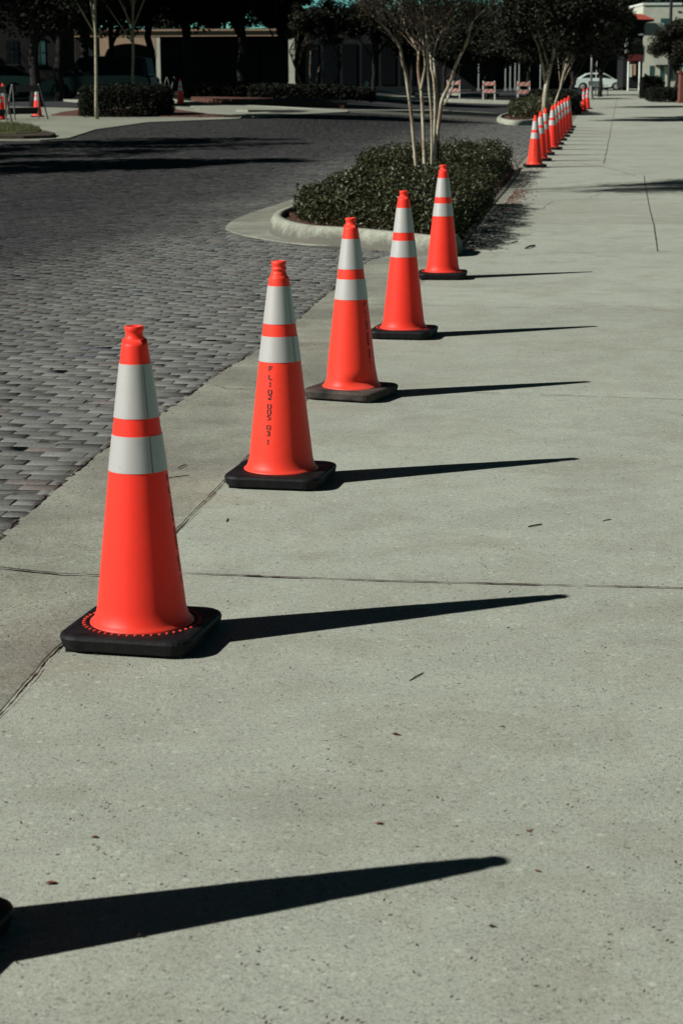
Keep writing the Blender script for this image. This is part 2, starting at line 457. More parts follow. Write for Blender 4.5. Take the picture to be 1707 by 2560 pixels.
def strip(name, fa, fb, y0, y1, z, mtl, ncol=6, step=0.5, dip=None):
    ys_ = np.arange(y0, y1 + 1e-6, step); V = []; 
    for y in ys_:
        a, b = float(fa(y)), float(fb(y))
        for k in range(ncol + 1):
            t = k / ncol; x = a + (b - a) * t
            V.append((x, y, G(x, y) + z + (dip(t, y) if dip else 0)))
    V = np.array(V); n = ncol + 1; i = (np.arange(len(ys_) - 1)[:, None] * n + np.arange(ncol)[None, :]).ravel()
    return struct(fast(name, V, np.stack([i, i + 1, i + n + 1, i + n], 1), mtl, smooth=True))
side = strip("sidewalk", long_joint, lambda y: right_edge(y), -6, 190, 0.0, M_conc, 14, 0.5)
apron = strip("gutter_apron", lambda y: brick_edge(y) - 0.02, lambda y: long_joint(y) - 0.004, -6, 190, -0.002, M_apron, 8, 0.25,
              dip=lambda t, y: -0.0025 * (1 - t))
# sidewalk joints and cracks: irregular dirt-filled ribbons lying 3 mm over the slab
def ribbon(mb, P, w=0.006, dz=0.004, jit=0.004, gap=0.0, step=0.03):
    P = edge_pts(P, step); o = 0; run = []
    ph = random.random() * 100
    def flush(run):
        if len(run) < 2: return
        V = []
        for (x, y, ww, nx, ny) in run:
            V += [(x - nx * ww, y - ny * ww, G(x, y) + dz), (x + nx * ww, y + ny * ww, G(x, y) + dz)]
        mb.add(V, [(2 * i, 2 * i + 1, 2 * i + 3, 2 * i + 2) for i in range(len(run) - 1)])
    ox = oy = 0
    for i, p in enumerate(P):
        a = P[max(0, i - 1)]; b = P[min(len(P) - 1, i + 1)]
        d = math.dist(a, b) or 1; nx, ny = -(b[1] - a[1]) / d, (b[0] - a[0]) / d
        ox = ox * 0.8 + random.gauss(0, jit * 0.5)
        ww = max(0.0008, w * 0.5 * (0.75 + 0.45 * math.sin(ph + i * 0.37) * math.sin(ph * 1.7 + i * 0.11) + random.gauss(0, 0.25)))
        if gap and random.random() < gap: flush(run); run = []; continue
        run.append((p[0] + nx * ox, p[1] + ny * ox, ww, nx, ny))
    flush(run)
J = MB()
ribbon(J, [(long_joint(y) + 0.002, y) for y in np.arange(-4, 16.5, 0.5)], 0.008, 0.005, 0.0022, 0.01)
ribbon(J, [(long_joint(y) + 0.012, y) for y in np.arange(3.5, 9.0, 0.5)], 0.003, 0.005, 0.004, 0.12)
ribbon(J, [(-1.45, 6.60), (-1.17, 6.60), (-0.96, 6.50), (-0.74, 6.47), (-0.53, 6.5), (0.09, 6.39), (1.11, 6.27), (3.5, 6.0), (5.0, 5.8)], 0.012, 0.005, 0.003, 0.01)
ribbon(J, [(-0.80, 10.95), (-0.62, 10.60), (-0.35, 10.55)], 0.006, 0.004, 0.006, 0.05)
ribbon(J, [(-0.30, 10.55), (0.78, 10.39), (1.76, 10.14), (5.6, 9.3)], 0.007, 0.004, 0.003, 0.06)
ribbon(J, [(-0.18, 14.77), (0.69, 14.5), (2.43, 14.12), (6.2, 13.3)], 0.007, 0.004, 0.004, 0.05)
ribbon(J, [(0.95, 19.0), (2.0, 18.93), (2.97, 18.98), (3.27, 19.06), (7, 19.4)], 0.010, 0.004, 0.004, 0.03)
ribbon(J, [(1.95, 25.4), (2.19, 25.31), (3.28, 25.0), (4.29, 25.15), (8, 25.4)], 0.011, 0.004, 0.004, 0.04)
ribbon(J, [(3.02, 19.07), (3.5, 22.4), (3.85, 25.0), (4.43, 29.15), (5.03, 33.4)], 0.011, 0.005, 0.0015, 0.0)
ribbon(J, [(4.9, 33.4), (4.7, 36.5), (4.4, 37.5), (3.6, 37.0)], 0.014, 0.004, 0.01, 0.05)
ribbon(J, [(2.55, 25.3), (2.85, 27.0), (3.4, 27.6), (3.75, 28.9)], 0.010, 0.004, 0.012, 0.1)
for yy in (31.5, 37.5, 44, 50.5, 57, 64, 71, 78, 86, 95, 105, 116):
    ribbon(J, [(float(long_joint(yy)) + .1, yy), (right_edge(yy), yy - 0.6)], 0.012, 0.004, 0.004, 0.05, 0.08)
ribbon(J, [(4.9 + 0.139 * k, 37.5 + k) for k in range(0, 90, 3)], 0.014, 0.004, 0.006, 0.03, 0.1)
joints = struct(J.build("sidewalk_joint", M_joint))

# brick street: every brick laid in courses running across the street
def bricks():
    cp, cl = 0.104, 0.202           # course pitch along the street, brick pitch across it
    P = []
    s0, s1 = 1.0, 66.0
    k = 0
    s = s0
    while s < s1:
        s += cp + rng.normal(0, 0.0012); k += 1
        off = (0.5 * (k % 2)) * cl + rng.normal(0, 0.012)
        yc = s * DS.y
        tmin = -(0.19 * yc + 1.6) * 1.0 - 0.139 * s * 1.0 - 0.8
        tmax = 3.0
        t = math.floor(tmin / cl) * cl + off
        ts = np.arange(t, tmax, cl)
        wander = 0.015 * math.sin(s * 0.7) 
        x = DS.x * s + DT.x * ts; y = DS.y * s + DT.y * ts + wander * np.sin(ts * 0.9)
        ok = x < (brick_edge(y) + cl / 2 - 0.045)
        x = x[ok]; y = y[ok]
        P.append(np.stack([x, y], 1))
    P = np.concatenate(P)
    # leave out bricks under the kerbed islands and past the concrete drive at the far left
    isl = (P[:, 1] > 19.5) & (P[:, 1] < 35.5) & (P[:, 0] > np.interp(P[:, 1], [19.5, 21, 22, 23.5, 35.5], [-0.1, -0.9, -1.1, -0.75, 0.0]))
    P = P[~isl]
    n = len(P)
    far = P[:, 1] > 34
    hl = (cl - 0.003) / 2 - np.abs(rng.normal(0, 0.0055, n)) * (rng.random(n) < 0.7); hw = (cp - 0.0006) / 2 - np.abs(rng.normal(0, 0.0008, n))
    dist = (brick_edge(P[:, 1]) - P[:, 0]) / DT.x - 0.004      # bricks cut to meet the gutter slab
    cut = dist < hl
    nr = np.where(cut, dist, hl); sh = (nr - hl) / 2; hl = (nr + hl) / 2
    P = P + np.stack([DT.x * sh, DT.y * sh], 1)
    z = rng.normal(0, 0.0009, n) + g(P[:, 0], P[:, 1]) - 0.004
    tl = rng.normal(0, 0.006, n); tw = rng.normal(0, 0.006, n); rot = rng.normal(0, 0.012, n)
    bv = 0.002
    lay = []
    for (a, b, dz) in ((1, 1, -0.035), (1, 1, -bv), (0, 0, 0)):
        for sx, sy in ((-1, -1), (1, -1), (1, 1), (-1, 1)):
            A = sx * (hl - (0 if a else bv * 1.4)) + rng.normal(0, 0.0014, n); B = sy * (hw - (0 if b else bv)) + rng.normal(0, 0.0012, n)
            c, s_ = np.cos(rot), np.sin(rot)
            A2 = A * c - B * s_; B2 = A * s_ + B * c
            X = P[:, 0] + DT.x * A2 + DS.x * B2; Y = P[:, 1] + DT.y * A2 + DS.y * B2
            Z = z + dz + A * tl + B * tw + rng.normal(0, 0.0008, n)
            lay.append(np.stack([X, Y, Z], 1))
    V = np.stack(lay, 1).reshape(-1, 3)
    fs = [(8, 9, 10, 11)]
    for i in range(4):
        j = (i + 1) % 4
        fs.append((4 + i, 4 + j, 8 + j, 8 + i)); fs.append((i, j, 4 + j, 4 + i))
    Fq = (np.arange(n)[:, None, None] * 12 + np.array(fs)[None]).reshape(-1, 4)
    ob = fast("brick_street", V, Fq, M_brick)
    struct(ob)
    base = np.array([0.140, 0.144, 0.135]); vari = rng.normal(1, 0.045, n)[:, None]
    tone = base * vari
    hue = rng.random(n)
    tone[hue < 0.03] *= np.array([1.10, 0.95, 0.93])
    tone[hue > 0.975] *= np.array([0.78, 0.81, 0.90])
    tone = np.clip(tone, 0.05, 0.4)
    a = ob.data.color_attributes.new('tone', 'FLOAT_COLOR', 'POINT')
    c = np.ones((n, 12, 4), np.float32); c[:, :, :3] = tone[:, None, :]
    a.data.foreach_set('color', c.ravel())
    return n
nb = bricks()
print("bricks", nb)
sheet("brick_bedding", np.linspace(-22, 9, 63), np.linspace(-2, 70, 145), -0.0062, M_sand)
# the part of the street behind the camera's left and past the laid bricks reads as plain paving
cr = MB()
ribbon(cr, [(float(brick_edge(y)) - 0.018, y) for y in np.arange(3, 18.5, 0.4)], 0.014, 0.001, 0.008, 0.22)
struct(cr.build("gutter_joint", M_joint))

def inpoly(x, y, poly):
    c = np.zeros(x.shape, bool); n = len(poly); j = n - 1
    for i in range(n):
        xi, yi = poly[i]; xj, yj = poly[j]
        c ^= ((yi > y) != (yj > y)) & (x < (xj - xi) * (y - yi) / (yj - yi + 1e-12) + xi); j = i
    return c
def shrink_poly(P, k):
    c = np.array(P).mean(0); return [tuple(c + (np.array(p) - c) * k) for p in P]
# ------------------------------------------------------------------ near planting island: kerb, bed, hedges
def island(name, outer, zc, width, zf=None, mtl=M_curb):
    """a rounded kerb round a polygon given anticlockwise; returns the inner polygon"""
    P = [Vector((x, y, 0)) for x, y in outer]
    n = len(P); prof = [(0, -0.05), (0.0, zc * 0.35), (0.02, zc * 0.75), (0.05, zc * 0.96), (0.09, zc), (width, zc), (width + 0.01, zc - 0.08)]
    V = []; F = []
    for i in range(n):
        a, b = P[i - 1], P[(i + 1) % n]
        d = (b - a).normalized(); nn = Vector((-d.y, d.x, 0))
        for off, z in prof:
            q = P[i] + nn * off
            V.append((q.x, q.y, G(q.x, q.y) + (z if z < 0 else z * (zf(P[i].x, P[i].y) if zf else 1))))
    k = len(prof)
    for i in range(n):
        j = (i + 1) % n
        for q in range(k - 1): F.append((i * k + q, j * k + q, j * k + q + 1, i * k + q + 1))
    mb = MB(); mb.add(V, F)
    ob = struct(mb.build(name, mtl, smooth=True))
    inner = []
    for i in range(n):
        a, b = P[i - 1], P[(i + 1) % n]
        d = (b - a).normalized(); nn = Vector((-d.y, d.x, 0)); q = P[i] + nn * width
        inner.append((q.x, q.y))
    return inner
def catmull(P, n=6, closed=True):
    out = []; m_ = len(P)
    for i in range(m_):
        p0, p1, p2, p3 = (np.array(P[(i + k - 1) % m_]) for k in range(4))
        for t in np.linspace(0, 1, n, endpoint=False):
            out.append(tuple(0.5 * ((2 * p1) + (-p0 + p2) * t + (2 * p0 - 5 * p1 + 4 * p2 - p3) * t * t + (-p0 + 3 * p1 - 3 * p2 + p3) * t ** 3)))
    return out
isl_out = catmull([(-0.72, 21.3), (-0.40, 20.25), (0.1, 19.75), (0.55, 19.15), (0.98, 18.55), (1.14, 18.9), (1.25, 20.0), (1.60, 23.0), (2.10, 27.0), (2.62, 31.0), (3.12, 35.2),
                    (2.8, 35.9), (1.6, 35.4), (0.35, 33.8), (0.0, 31), (-0.25, 27.0), (-0.62, 23.6), (-0.76, 22.4)], 6)
def flush(x, y):        # the kerb dies out along the sidewalk side
    return float(1 - 0.95 * (1 - sstep(0.12, 0.35, float(long_joint(y)) - x)) * sstep(19.0, 19.5, y))
inner = island("island_kerb", isl_out, 0.18, 0.14, flush)
bx, by = np.meshgrid(np.arange(-1.0, 3.6, 0.06), np.arange(18.4, 36.2, 0.12))
ins = inpoly(bx, by, shrink_poly(inner, 1.0))
bz = np.clip((long_joint(by) - 0.10 - bx) / 0.5, 0.03, 1) * 0.14 + 0.012 * np.sin(bx * 9) * np.sin(by * 7) + g(bx, by)
nyy, nxx = bx.shape
ii = (np.arange(nyy - 1)[:, None] * nxx + np.arange(nxx - 1)[None, :])
keepq = ins[:-1, :-1] | ins[1:, 1:] | ins[:-1, 1:] | ins[1:, :-1]
ii = ii[keepq]
struct(fast("mulch_bed", np.stack([bx.ravel(), by.ravel(), bz.ravel()], 1), np.stack([ii, ii + 1, ii + nxx + 1, ii + nxx], 1), M_mulch))
# flared apron of concrete round the nose of the island, on the street side
nose = [(-1.28, 22.6), (-1.18, 21.8), (-0.85, 20.9), (-0.35, 20.05), (0.1, 19.85), (0.6, 19.3), (0.9, 18.8), (1.1, 19.5), (0.4, 21), (-0.3, 24), (-0.2, 27.8), (-0.5, 28.2), (-0.85, 26.4), (-1.2, 24.1)]
nb_ = MB(); nb_.prism(catmull(nose, 4), -0.03, 0.006)
struct(nb_.build("kerb_apron", M_apron))
# dry mulch and leaves washed out along the sidewalk beside the hedge
def chips(name, n, sampler, size, mtl, label, cat):
    V = []; F = []
    for i in range(n):
        x, y = sampler(); s = size * random.uniform(0.4, 1.3); a = random.random() * 6.28; w = s * random.uniform(0.25, 0.6)
        z = G(x, y) + 0.004 + random.random() * 0.004; t = random.uniform(-0.3, 0.3) * s
        c, d = math.cos(a), math.sin(a); o = len(V)
        V += [(x - c * s, y - d * s, z), (x - d * w, y + c * w, z + abs(t)), (x + c * s, y + d * s, z + 0.003), (x + d * w, y - c * w, z)]
        F.append((o, o + 1, o + 2, o + 3))
    return tag(fast(name, np.array(V), np.array(F), mtl), label, cat, kind='stuff')
def s_mulch():
    y = random.uniform(18.7, 36) if random.random() < 0.6 else random.gauss(28.2, 1.2)
    return (float(long_joint(y)) + abs(random.gauss(0, 0.13)) + 0.02, y)
M_chip = nmat("dry leaf chips", (0.06, 0.022, 0.014), (0.22, 0.08, 0.05), 30, 0.9)
chips("mulch_litter", 1500, s_mulch, 0.024, M_chip, "reddish mulch chips and dry leaves scattered along the hedge side of the sidewalk", "leaf litter")
M_speck = nmat("debris specks", (0.006, 0.005, 0.005), (0.05, 0.022, 0.016), 30, 0.9)
def s_walk():
    y = 3.0 + 20 * random.random() ** 1.6; lo = -0.18 * y; hi = 0.18 * y
    x = random.uniform(max(lo, float(brick_edge(y))), hi); return (x, y)
chips("debris_specks", 2300, s_walk, 0.0047, M_speck, "tiny dark specks of grit and leaf crumbs strewn over the pale concrete", "debris")
def s_gut():
    y = random.uniform(5, 18); return (float(brick_edge(y)) + abs(random.gauss(0, 0.1)), y)
chips("gutter_grit", 700, s_gut, 0.005, M_speck, "fine dark grit gathered in the gutter beside the street bricks", "grit")

def leaves(C, size, aspect=0.5, up=0.35, fold=0.25):
    """folded two-triangle-pair leaves at centres C"""
    n = len(C)
    nrm = rng.normal(0, 1, (n, 3)); nrm[:, 2] = np.abs(nrm[:, 2]) + up; nrm /= np.linalg.norm(nrm, axis=1)[:, None]
    a = rng.normal(0, 1, (n, 3)); a -= (a * nrm).sum(1)[:, None] * nrm; a /= np.linalg.norm(a, axis=1)[:, None]
    b = np.cross(nrm, a)
    s = size * rng.uniform(0.6, 1.25, n)[:, None]
    V = np.stack([C - a * s * 0.5, C - b * s * aspect * 0.5 + nrm * s * fold * .3, C + a * s * 0.5, C + b * s * aspect * 0.5 + nrm * s * fold * .3], 1).reshape(-1, 3)
    i = np.arange(n)[:, None] * 4
    Fq = np.concatenate([i + [0, 1, 2], i + [0, 2, 3]], 0).reshape(-1, 3)
    return V, Fq
def hedge(name, poly, z0, z1, n, size, label, cat, M=M_hedge, lump=0.085, group=None, depth=0.16):
    P = np.array(poly); x0, y0 = P.min(0); x1, y1 = P.max(0)
    pts = []
    cent = P.mean(0)
    while sum(len(p) for p in pts) < n:
        q = rng.random((n * 2, 3)) * [x1 - x0 + .2, y1 - y0 + .2, 1] + [x0 - .1, y0 - .1, 0]
        ok = inpoly(q[:, 0], q[:, 1], poly)
        q = q[ok]
        # distance to the polygon's outline
        d = np.full(len(q), 9.0)
        for i in range(len(poly)):
            a = P[i]; b = P[(i + 1) % len(poly)]; ab_ = b - a
            t = np.clip(((q[:, :2] - a) @ ab_) / (ab_ @ ab_), 0, 1)
            d = np.minimum(d, np.linalg.norm(q[:, :2] - a - t[:, None] * ab_, axis=1))
        top = z1 + lump * (np.sin(q[:, 0] * 5.1 + 1) * np.sin(q[:, 1] * 3.7) + 0.6 * np.sin(q[:, 0] * 11 + q[:, 1] * 9)) - 0.12 * np.exp(-d / 0.10)
        zz = z0 + (top - z0) * q[:, 2]
        near = np.minimum(d, top - zz)
        keep = rng.random(len(q)) < np.exp(-(near / depth) ** 2) + 0.04
        q = np.stack([q[:, 0], q[:, 1], zz], 1)[keep]
        pts.append(q)
    C = np.concatenate(pts)[:n]
    C[:, :2] += rng.normal(0, 0.025, (n, 2)); C[:, 2] += rng.normal(0, 0.012, n)
    # stray shoots
    k = n // 30
    sel = rng.choice(n, k); C[sel, 2] += np.abs(rng.normal(0, 0.04, k)); C[sel, :2] += rng.normal(0, 0.04, (k, 2))
    C[:, 2] += g(C[:, 0], C[:, 1])
    root = thing(name, label, cat, (float(cent[0]), float(cent[1]), G(*cent)), 0, group)
    V, Fq = leaves(C - [cent[0], cent[1], G(*cent)], size)
    fast("foliage", V, Fq, M, root)
    return root
hA = [(-0.50, 21.9), (-0.30, 21.0), (0.25, 20.1), (0.68, 19.15), (1.02, 19.15), (1.20, 20.0), (1.62, 23.0), (2.02, 26.3), (0.22, 26.4), (-0.12, 24.4)]
hedge("clipped_hedge", hA, 0.06, 0.48, 52000, 0.050, "low clipped evergreen hedge filling the nose of the near kerbed island", "hedge")
hB = [(0.22, 30.2), (2.20, 30.0), (2.45, 31.2), (2.95, 34.6), (1.9, 34.4), (0.40, 33.0)]
hedge("clipped_hedge", hB, 0.06, 0.50, 26000, 0.050, "low clipped hedge behind the pale multi-stemmed tree, at the rear of the near island", "hedge")
# ground under the tree shows mulch; a fallen pale twig lies on the near hedge
tw = MB()
a = at(820, 500, 20.9); b = at(850, 530, 20.6)
tw.tube([a, (a + b) / 2 + Vector((0.02, 0, 0.015)), b], [0.004, 0.005, 0.003], 5)
tag(tw.build("bare_twig", nmat("pale twig", (0.25, 0.22, 0.17), (0.4, 0.36, 0.28), 20)), "pale bare twig lying on the street side of the near hedge", "twig")

# ------------------------------------------------------------------ crape myrtle
def crape():
    root = thing("crape_myrtle", "pale multi-stemmed crape myrtle fanning up out of the near kerbed island", "tree", (1.2, 29.0, 0.13))
    O = Vector((1.2, 29.0, 0.13))
    def W(pts, d0, d1):
        out = []
        n = len(pts)
        for i, (x, y) in enumerate(pts):
            d = d0 + (d1 - d0) * i / (n - 1)
            out.append(at(950 + x / 5.113, y / 5.113, d) - O)
        return out
    def smooth(P, n=3):
        Q = []
        for i in range(len(P) - 1):
            p0 = P[max(0, i - 1)]; p1 = P[i]; p2 = P[i + 1]; p3 = P[min(len(P) - 1, i + 2)]
            for k in range(n):
                t = k / n
                Q.append(0.5 * ((2 * p1) + (-p0 + p2) * t + (2 * p0 - 5 * p1 + 4 * p2 - p3) * t * t + (-p0 + 3 * p1 - 3 * p2 + p3) * t ** 3))
        Q.append(P[-1]); return Q
    stems = [
        ([(470, 2290), (455, 2100), (400, 1500), (360, 1180), (320, 900), (290, 830), (262, 640), (225, 540), (150, 450), (60, 350), (-60, 250), (-200, 130), (-330, -40)], 28.8, 28.0, 0.026, 0.009),
        ([(585, 2290), (565, 2100), (555, 1800), (540, 1400), (520, 1150), (505, 1070), (485, 900), (490, 700), (478, 640), (400, 500), (330, 380), (290, 200), (230, 0), (180, -160)], 29.0, 29.6, 0.028, 0.008),
        ([(520, 1150), (545, 1010), (575, 850), (565, 700), (560, 640), (540, 480), (500, 350), (470, 200), (440, 0), (420, -160)], 29.1, 28.6, 0.019, 0.009),
        ([(660, 2290), (655, 2130), (660, 1800), (650, 1400), (622, 1100), (605, 800), (600, 700), (590, 450), (560, 250), (540, 0), (545, -200)], 28.7, 28.3, 0.019, 0.011),
        ([(640, 2290), (655, 2100), (690, 1700), (700, 1300), (680, 1000), (652, 880), (640, 700), (610, 470), (700, 300), (690, 80), (680, -80)], 29.2, 29.8, 0.021, 0.009),
        ([(700, 2290), (705, 2150), (728, 1700), (738, 1400), (728, 1100), (715, 800), (718, 500), (760, 330), (800, 150), (850, 0), (900, -140)], 29.3, 30.2, 0.042, 0.013),
        ([(720, 1800), (765, 1450), (790, 1280), (860, 1130), (930, 950), (960, 850), (1000, 760), (1100, 560), (1150, 350), (1190, 260), (1300, 150), (1450, 30), (1600, -90)], 29.2, 28.4, 0.028, 0.010),
        ([(790, 1390), (850, 1280), (900, 1170), (945, 1060), (985, 1000), (1010, 860)], 29.2, 29.7, 0.014, 0.006),
        ([(735, 1300), (700, 1000), (690, 850), (680, 700), (730, 520), (800, 380), (860, 300), (980, 180), (1080, 60), (1150, -60)], 29.4, 29.9, 0.018, 0.008),
        ([(725, 900), (745, 640), (735, 420), (660, 200), (620, 0), (600, -150)], 29.4, 30.4, 0.022, 0.010),
    ]
    ends = []
    for pts, d0, d1, r0, r1 in stems:
        P = smooth(W(pts, d0, d1)); n = len(P)
        rad = [r0 + (r1 - r0) * (i / (n - 1)) ** 1.2 + random.gauss(0, 0.0011) for i in range(n)]
        s = MB(); s.tube(P, rad, 8); s.build("trunk", M_bark if r0 in (0.042, 0.022) else M_crape, root, smooth=True)  # dark bark on two stems paints the shade they stand in
        up = [i for i, p in enumerate(P) if p.z > 1.75]
        for i in up[::1]: ends.append((P[i], (P[min(n - 1, i + 1)] - P[i - 1]).normalized(), rad[i]))
    br = MB(); tips = []
    def grow(p, d, r, L, depth):
        n = 4; P = [p]; q = Vector(p); dd = Vector(d)
        for i in range(n):
            dd = (dd + Vector((random.gauss(0, .10), random.gauss(0, .10), random.gauss(0.05, .08)))).normalized()
            q = q + dd * (L / n); P.append(Vector(q))
        br.tube(P, [r * (1 - 0.12 * i) for i in range(n + 1)], 5 if depth else 4, cap=False)
        tips.append(P[-1]); tips.append(P[-2])
        if depth > 0:
            for k in range(random.choice((2, 3, 3))):
                j = random.choice((2, 3, 4))
                side_ = Vector((random.gauss(0, 1), random.gauss(0, 1), random.gauss(0.3, 0.5))).normalized()
                grow(P[j], (dd * 0.8 + side_ * 0.62).normalized(), r * 0.6, L * random.uniform(0.6, 0.9), depth - 1)
    for p, d, r in ends:
        for _ in range(1 if random.random() < 0.8 else 2):
            s_ = Vector((random.gauss(0, 1), random.gauss(0, 1), 0.4)).normalized()
            grow(p, (d * 0.75 + s_ * 0.6).normalized(), max(0.004, r * 0.55), random.uniform(0.5, 1.05), 3)
    br.build("branches", M_twig, root)
    T = np.array([tuple(t) for t in tips])
    T = T[T[:, 2] > 1.5]
    # sparse leaves and seed heads
    C = np.repeat(T, 6, 0) + rng.normal(0, 0.10, (len(T) * 6, 3))
    C = C[rng.random(len(C)) < 0.60]
    V, Fq = leaves(C, 0.055, 0.5)
    fast("foliage", V, Fq, M_mid, root)
    return root
crape()

# ------------------------------------------------------------------ traffic cones
GL = {  # stencil strokes on a unit cell, broken like a stencil
 'F': [((0.1, 0), (0.1, 0.55)), ((0.1, 0.66), (0.1, 1)), ((0.22, 0.93), (0.95, 0.93)), ((0.22, 0.5), (0.75, 0.5))],
 'L': [((0.12, 0.14), (0.12, 1)), ((0.2, 0.06), (0.5, 0.06)), ((0.62, 0.06), (0.95, 0.06))],
 '1': [((0.5, 0), (0.5, 0.45)), ((0.5, 0.55), (0.5, 1)), ((0.28, 0.8), (0.5, 0.95))],
 '0': [((0.08, 0.2), (0.08, 0.8)), ((0.92, 0.2), (0.92, 0.8)), ((0.08, 0.8), (0.35, 0.97)), ((0.92, 0.8), (0.65, 0.97)), ((0.08, 0.2), (0.35, 0.03)), ((0.92, 0.2), (0.65, 0.03))],
 '2': [((0.1, 0.82), (0.4, 0.97)), ((0.5, 0.96), (0.9, 0.8)), ((0.9, 0.8), (0.82, 0.55)), ((0.74, 0.48), (0.1, 0.1)), ((0.1, 0.05), (0.45, 0.05)), ((0.56, 0.05), (0.95, 0.05))],
 '5': [((0.14, 0.95), (0.9, 0.95)), ((0.12, 0.95), (0.12, 0.58)), ((0.2, 0.58), (0.65, 0.58)), ((0.75, 0.55), (0.92, 0.32)), ((0.92, 0.32), (0.65, 0.04)), ((0.08, 0.1), (0.5, 0.03))],
 '3': [((0.1, 0.85), (0.4, 0.97)), ((0.5, 0.96), (0.88, 0.8)), ((0.88, 0.78), (0.6, 0.54)), ((0.35, 0.52), (0.6, 0.52)), ((0.64, 0.5), (0.92, 0.25)), ((0.9, 0.22), (0.58, 0.03)), ((0.45, 0.03), (0.08, 0.14))],
}
def body_r(z): return np.interp(z, [0.040, 0.057, 0.075, 0.10, 0.52, 0.666, 0.82, 0.894], [0.152, 0.146, 0.138, 0.132, 0.0845, 0.0655, 0.0455, 0.0345])
TXT = [('F', .487), ('L', .452), ('1', .422), ('0', .392), ('2', .371), ('0', .333), ('0', .311), ('5', .287), ('0', .247), ('3', .222), ('1', .187)]
def make_cone(name, label, style='neck', dots=False, text=None, mato=M_or, matb=M_rub, dent=None, group="orange cones in the near row on the sidewalk edge", seam=0.6):
    root = thing(name, label, "traffic cone", (0, 0, 0), 0, group)
    n = 64
    # body shell from flange to rim
    prof = [(0.154, 0.0560), (0.153, 0.0600), (0.147, 0.0635), (0.141, 0.073), (0.1365, 0.085), (0.1330, 0.096)]
    prof += [(float(body_r(z)), z) for z in np.linspace(0.11, 0.890, 40)]
    if style == 'neck':
        prof += [(0.0335, 0.895), (0.0285, 0.902), (0.0225, 0.9), (0.0225, 0.9)][:2]
        prof = prof[:-2] + [(0.0345, 0.886), (0.030, 0.891), (0.0255, 0.897), (0.0245, 0.906), (0.0258, 0.912), (0.0282, 0.915), (0.0282, 0.925), (0.0265, 0.927), (0.0215, 0.927), (0.020, 0.920), (0.0205, 0.895), (0.028, 0.885)]
    else:
        prof = [p for p in prof if p[1] < 0.852]
        prof += [(0.0400, 0.856), (0.0345, 0.860), (0.0325, 0.866), (0.0330, 0.870), (0.0300, 0.874), (0.0275, 0.880), (0.0285, 0.884), (0.0315, 0.887), (0.0315, 0.891), (0.0275, 0.894),
                 (0.0265, 0.900), (0.0290, 0.906), (0.0300, 0.910), (0.0295, 0.921), (0.0235, 0.922), (0.0215, 0.915), (0.0215, 0.885), (0.030, 0.86)]
    b = MB(); b.lathe(prof, n)
    if dent:
        a0, zc = dent
        for i, (x, y, z) in enumerate(b.v):
            r = math.hypot(x, y)
            if r < 1e-6 or z > 0.2: continue
            da = (math.atan2(y, x) - a0 + math.pi) % (2 * math.pi) - math.pi
            k = math.exp(-(da / 0.5) ** 2 - ((z - 0.09) / 0.022) ** 2)
            k2 = math.exp(-(da / 0.7) ** 2 - ((z - 0.055) / 0.02) ** 2)
            q = (r - 0.014 * k + 0.010 * k2 + 0.004 * math.sin(3 * math.atan2(y, x)) * math.exp(-((z - .1) / .04) ** 2)) / r
            b.v[i] = (x * q, y * q, z)
    body = b.build("cone_body", mato, root, smooth=True)
    # two reflective collars, 1.5 mm proud, each with an overlap seam
    for z0, z1 in ((0.667, 0.821), (0.512, 0.616)):
        c = MB()
        zz = np.linspace(z0, z1, 5)
        c.lathe([(float(body_r(q)) + 0.0016, q) for q in zz], n)
        for q in (zz[0], zz[-1]):
            pr = [(float(body_r(q)) + 0.0016, q), (float(body_r(q)) - 0.0005, q)]
            c.lathe(pr if q == zz[-1] else pr[::-1], n)
        e = 0.0009
        c.lathe([(float(body_r(q)) + 0.0028, q) for q in zz], 2, a0=seam, a1=seam + 0.035, mi=1)
        c.build("reflective_band", [M_band, M_seam], root, smooth=True)
    # rubber base: rounded square, chamfered, on four low feet
    def rsq(h, r, k=6):
        P = []
        for q in range(4):
            cx, cy = ((1, 1), (-1, 1), (-1, -1), (1, -1))[q]
            for i in range(k + 1):
                t = q * math.pi / 2 + math.pi / 2 * i / k
                P.append((cx * (h - r) + r * math.cos(t), cy * (h - r) + r * math.sin(t)))
        return P
    s = MB(); rings = [(0.190, 0.06, 0.008), (0.197, 0.065, 0.013), (0.203, 0.065, 0.042), (0.200, 0.063, 0.050), (0.193, 0.060, 0.0545), (0.178, 0.07, 0.0565)]
    k = 0
    for h, r, z in rings:
        P = rsq(h, r); k = len(P)
        s.v += [(x, y, z) for x, y in P]
    for i in range(len(rings) - 1):
        for j in range(k): s.f.append((i * k + j, i * k + (j + 1) % k, (i + 1) * k + (j + 1) % k, (i + 1) * k + j)); s.m.append(0)
    s.f.append(tuple(reversed(range(k)))); s.m.append(0)
    e = (len(rings) - 1) * k; s.f.append(tuple(e + j for j in range(k))); s.m.append(0)
    for cx, cy in ((1, 1), (-1, 1), (-1, -1), (1, -1)): s.box((cx * 0.142, cy * 0.142, 0.0065), (0.07, 0.07, 0.013))
    s.box((0, 0.155, 0.006), (0.10, 0.04, 0.012)); s.box((0, -0.155, 0.006), (0.10, 0.04, 0.012))
    s.build("base", matb, root)
    if dots:
        d = MB()
        for i in range(46):
            t = 2 * math.pi * i / 46; c, s_ = math.cos(t), math.sin(t)
            x, y = 0.1715 * c, 0.1715 * s_
            P = []
            for q in range(8):
                w = 2 * math.pi * q / 8; a, bb = 0.0052 * math.cos(w), 0.0036 * math.sin(w)
                P.append((x + a * c - bb * s_, y + a * s_ + bb * c))
            d.prism(P, 0.0555, 0.0590)
        d.build("dot_ring", mato, root)
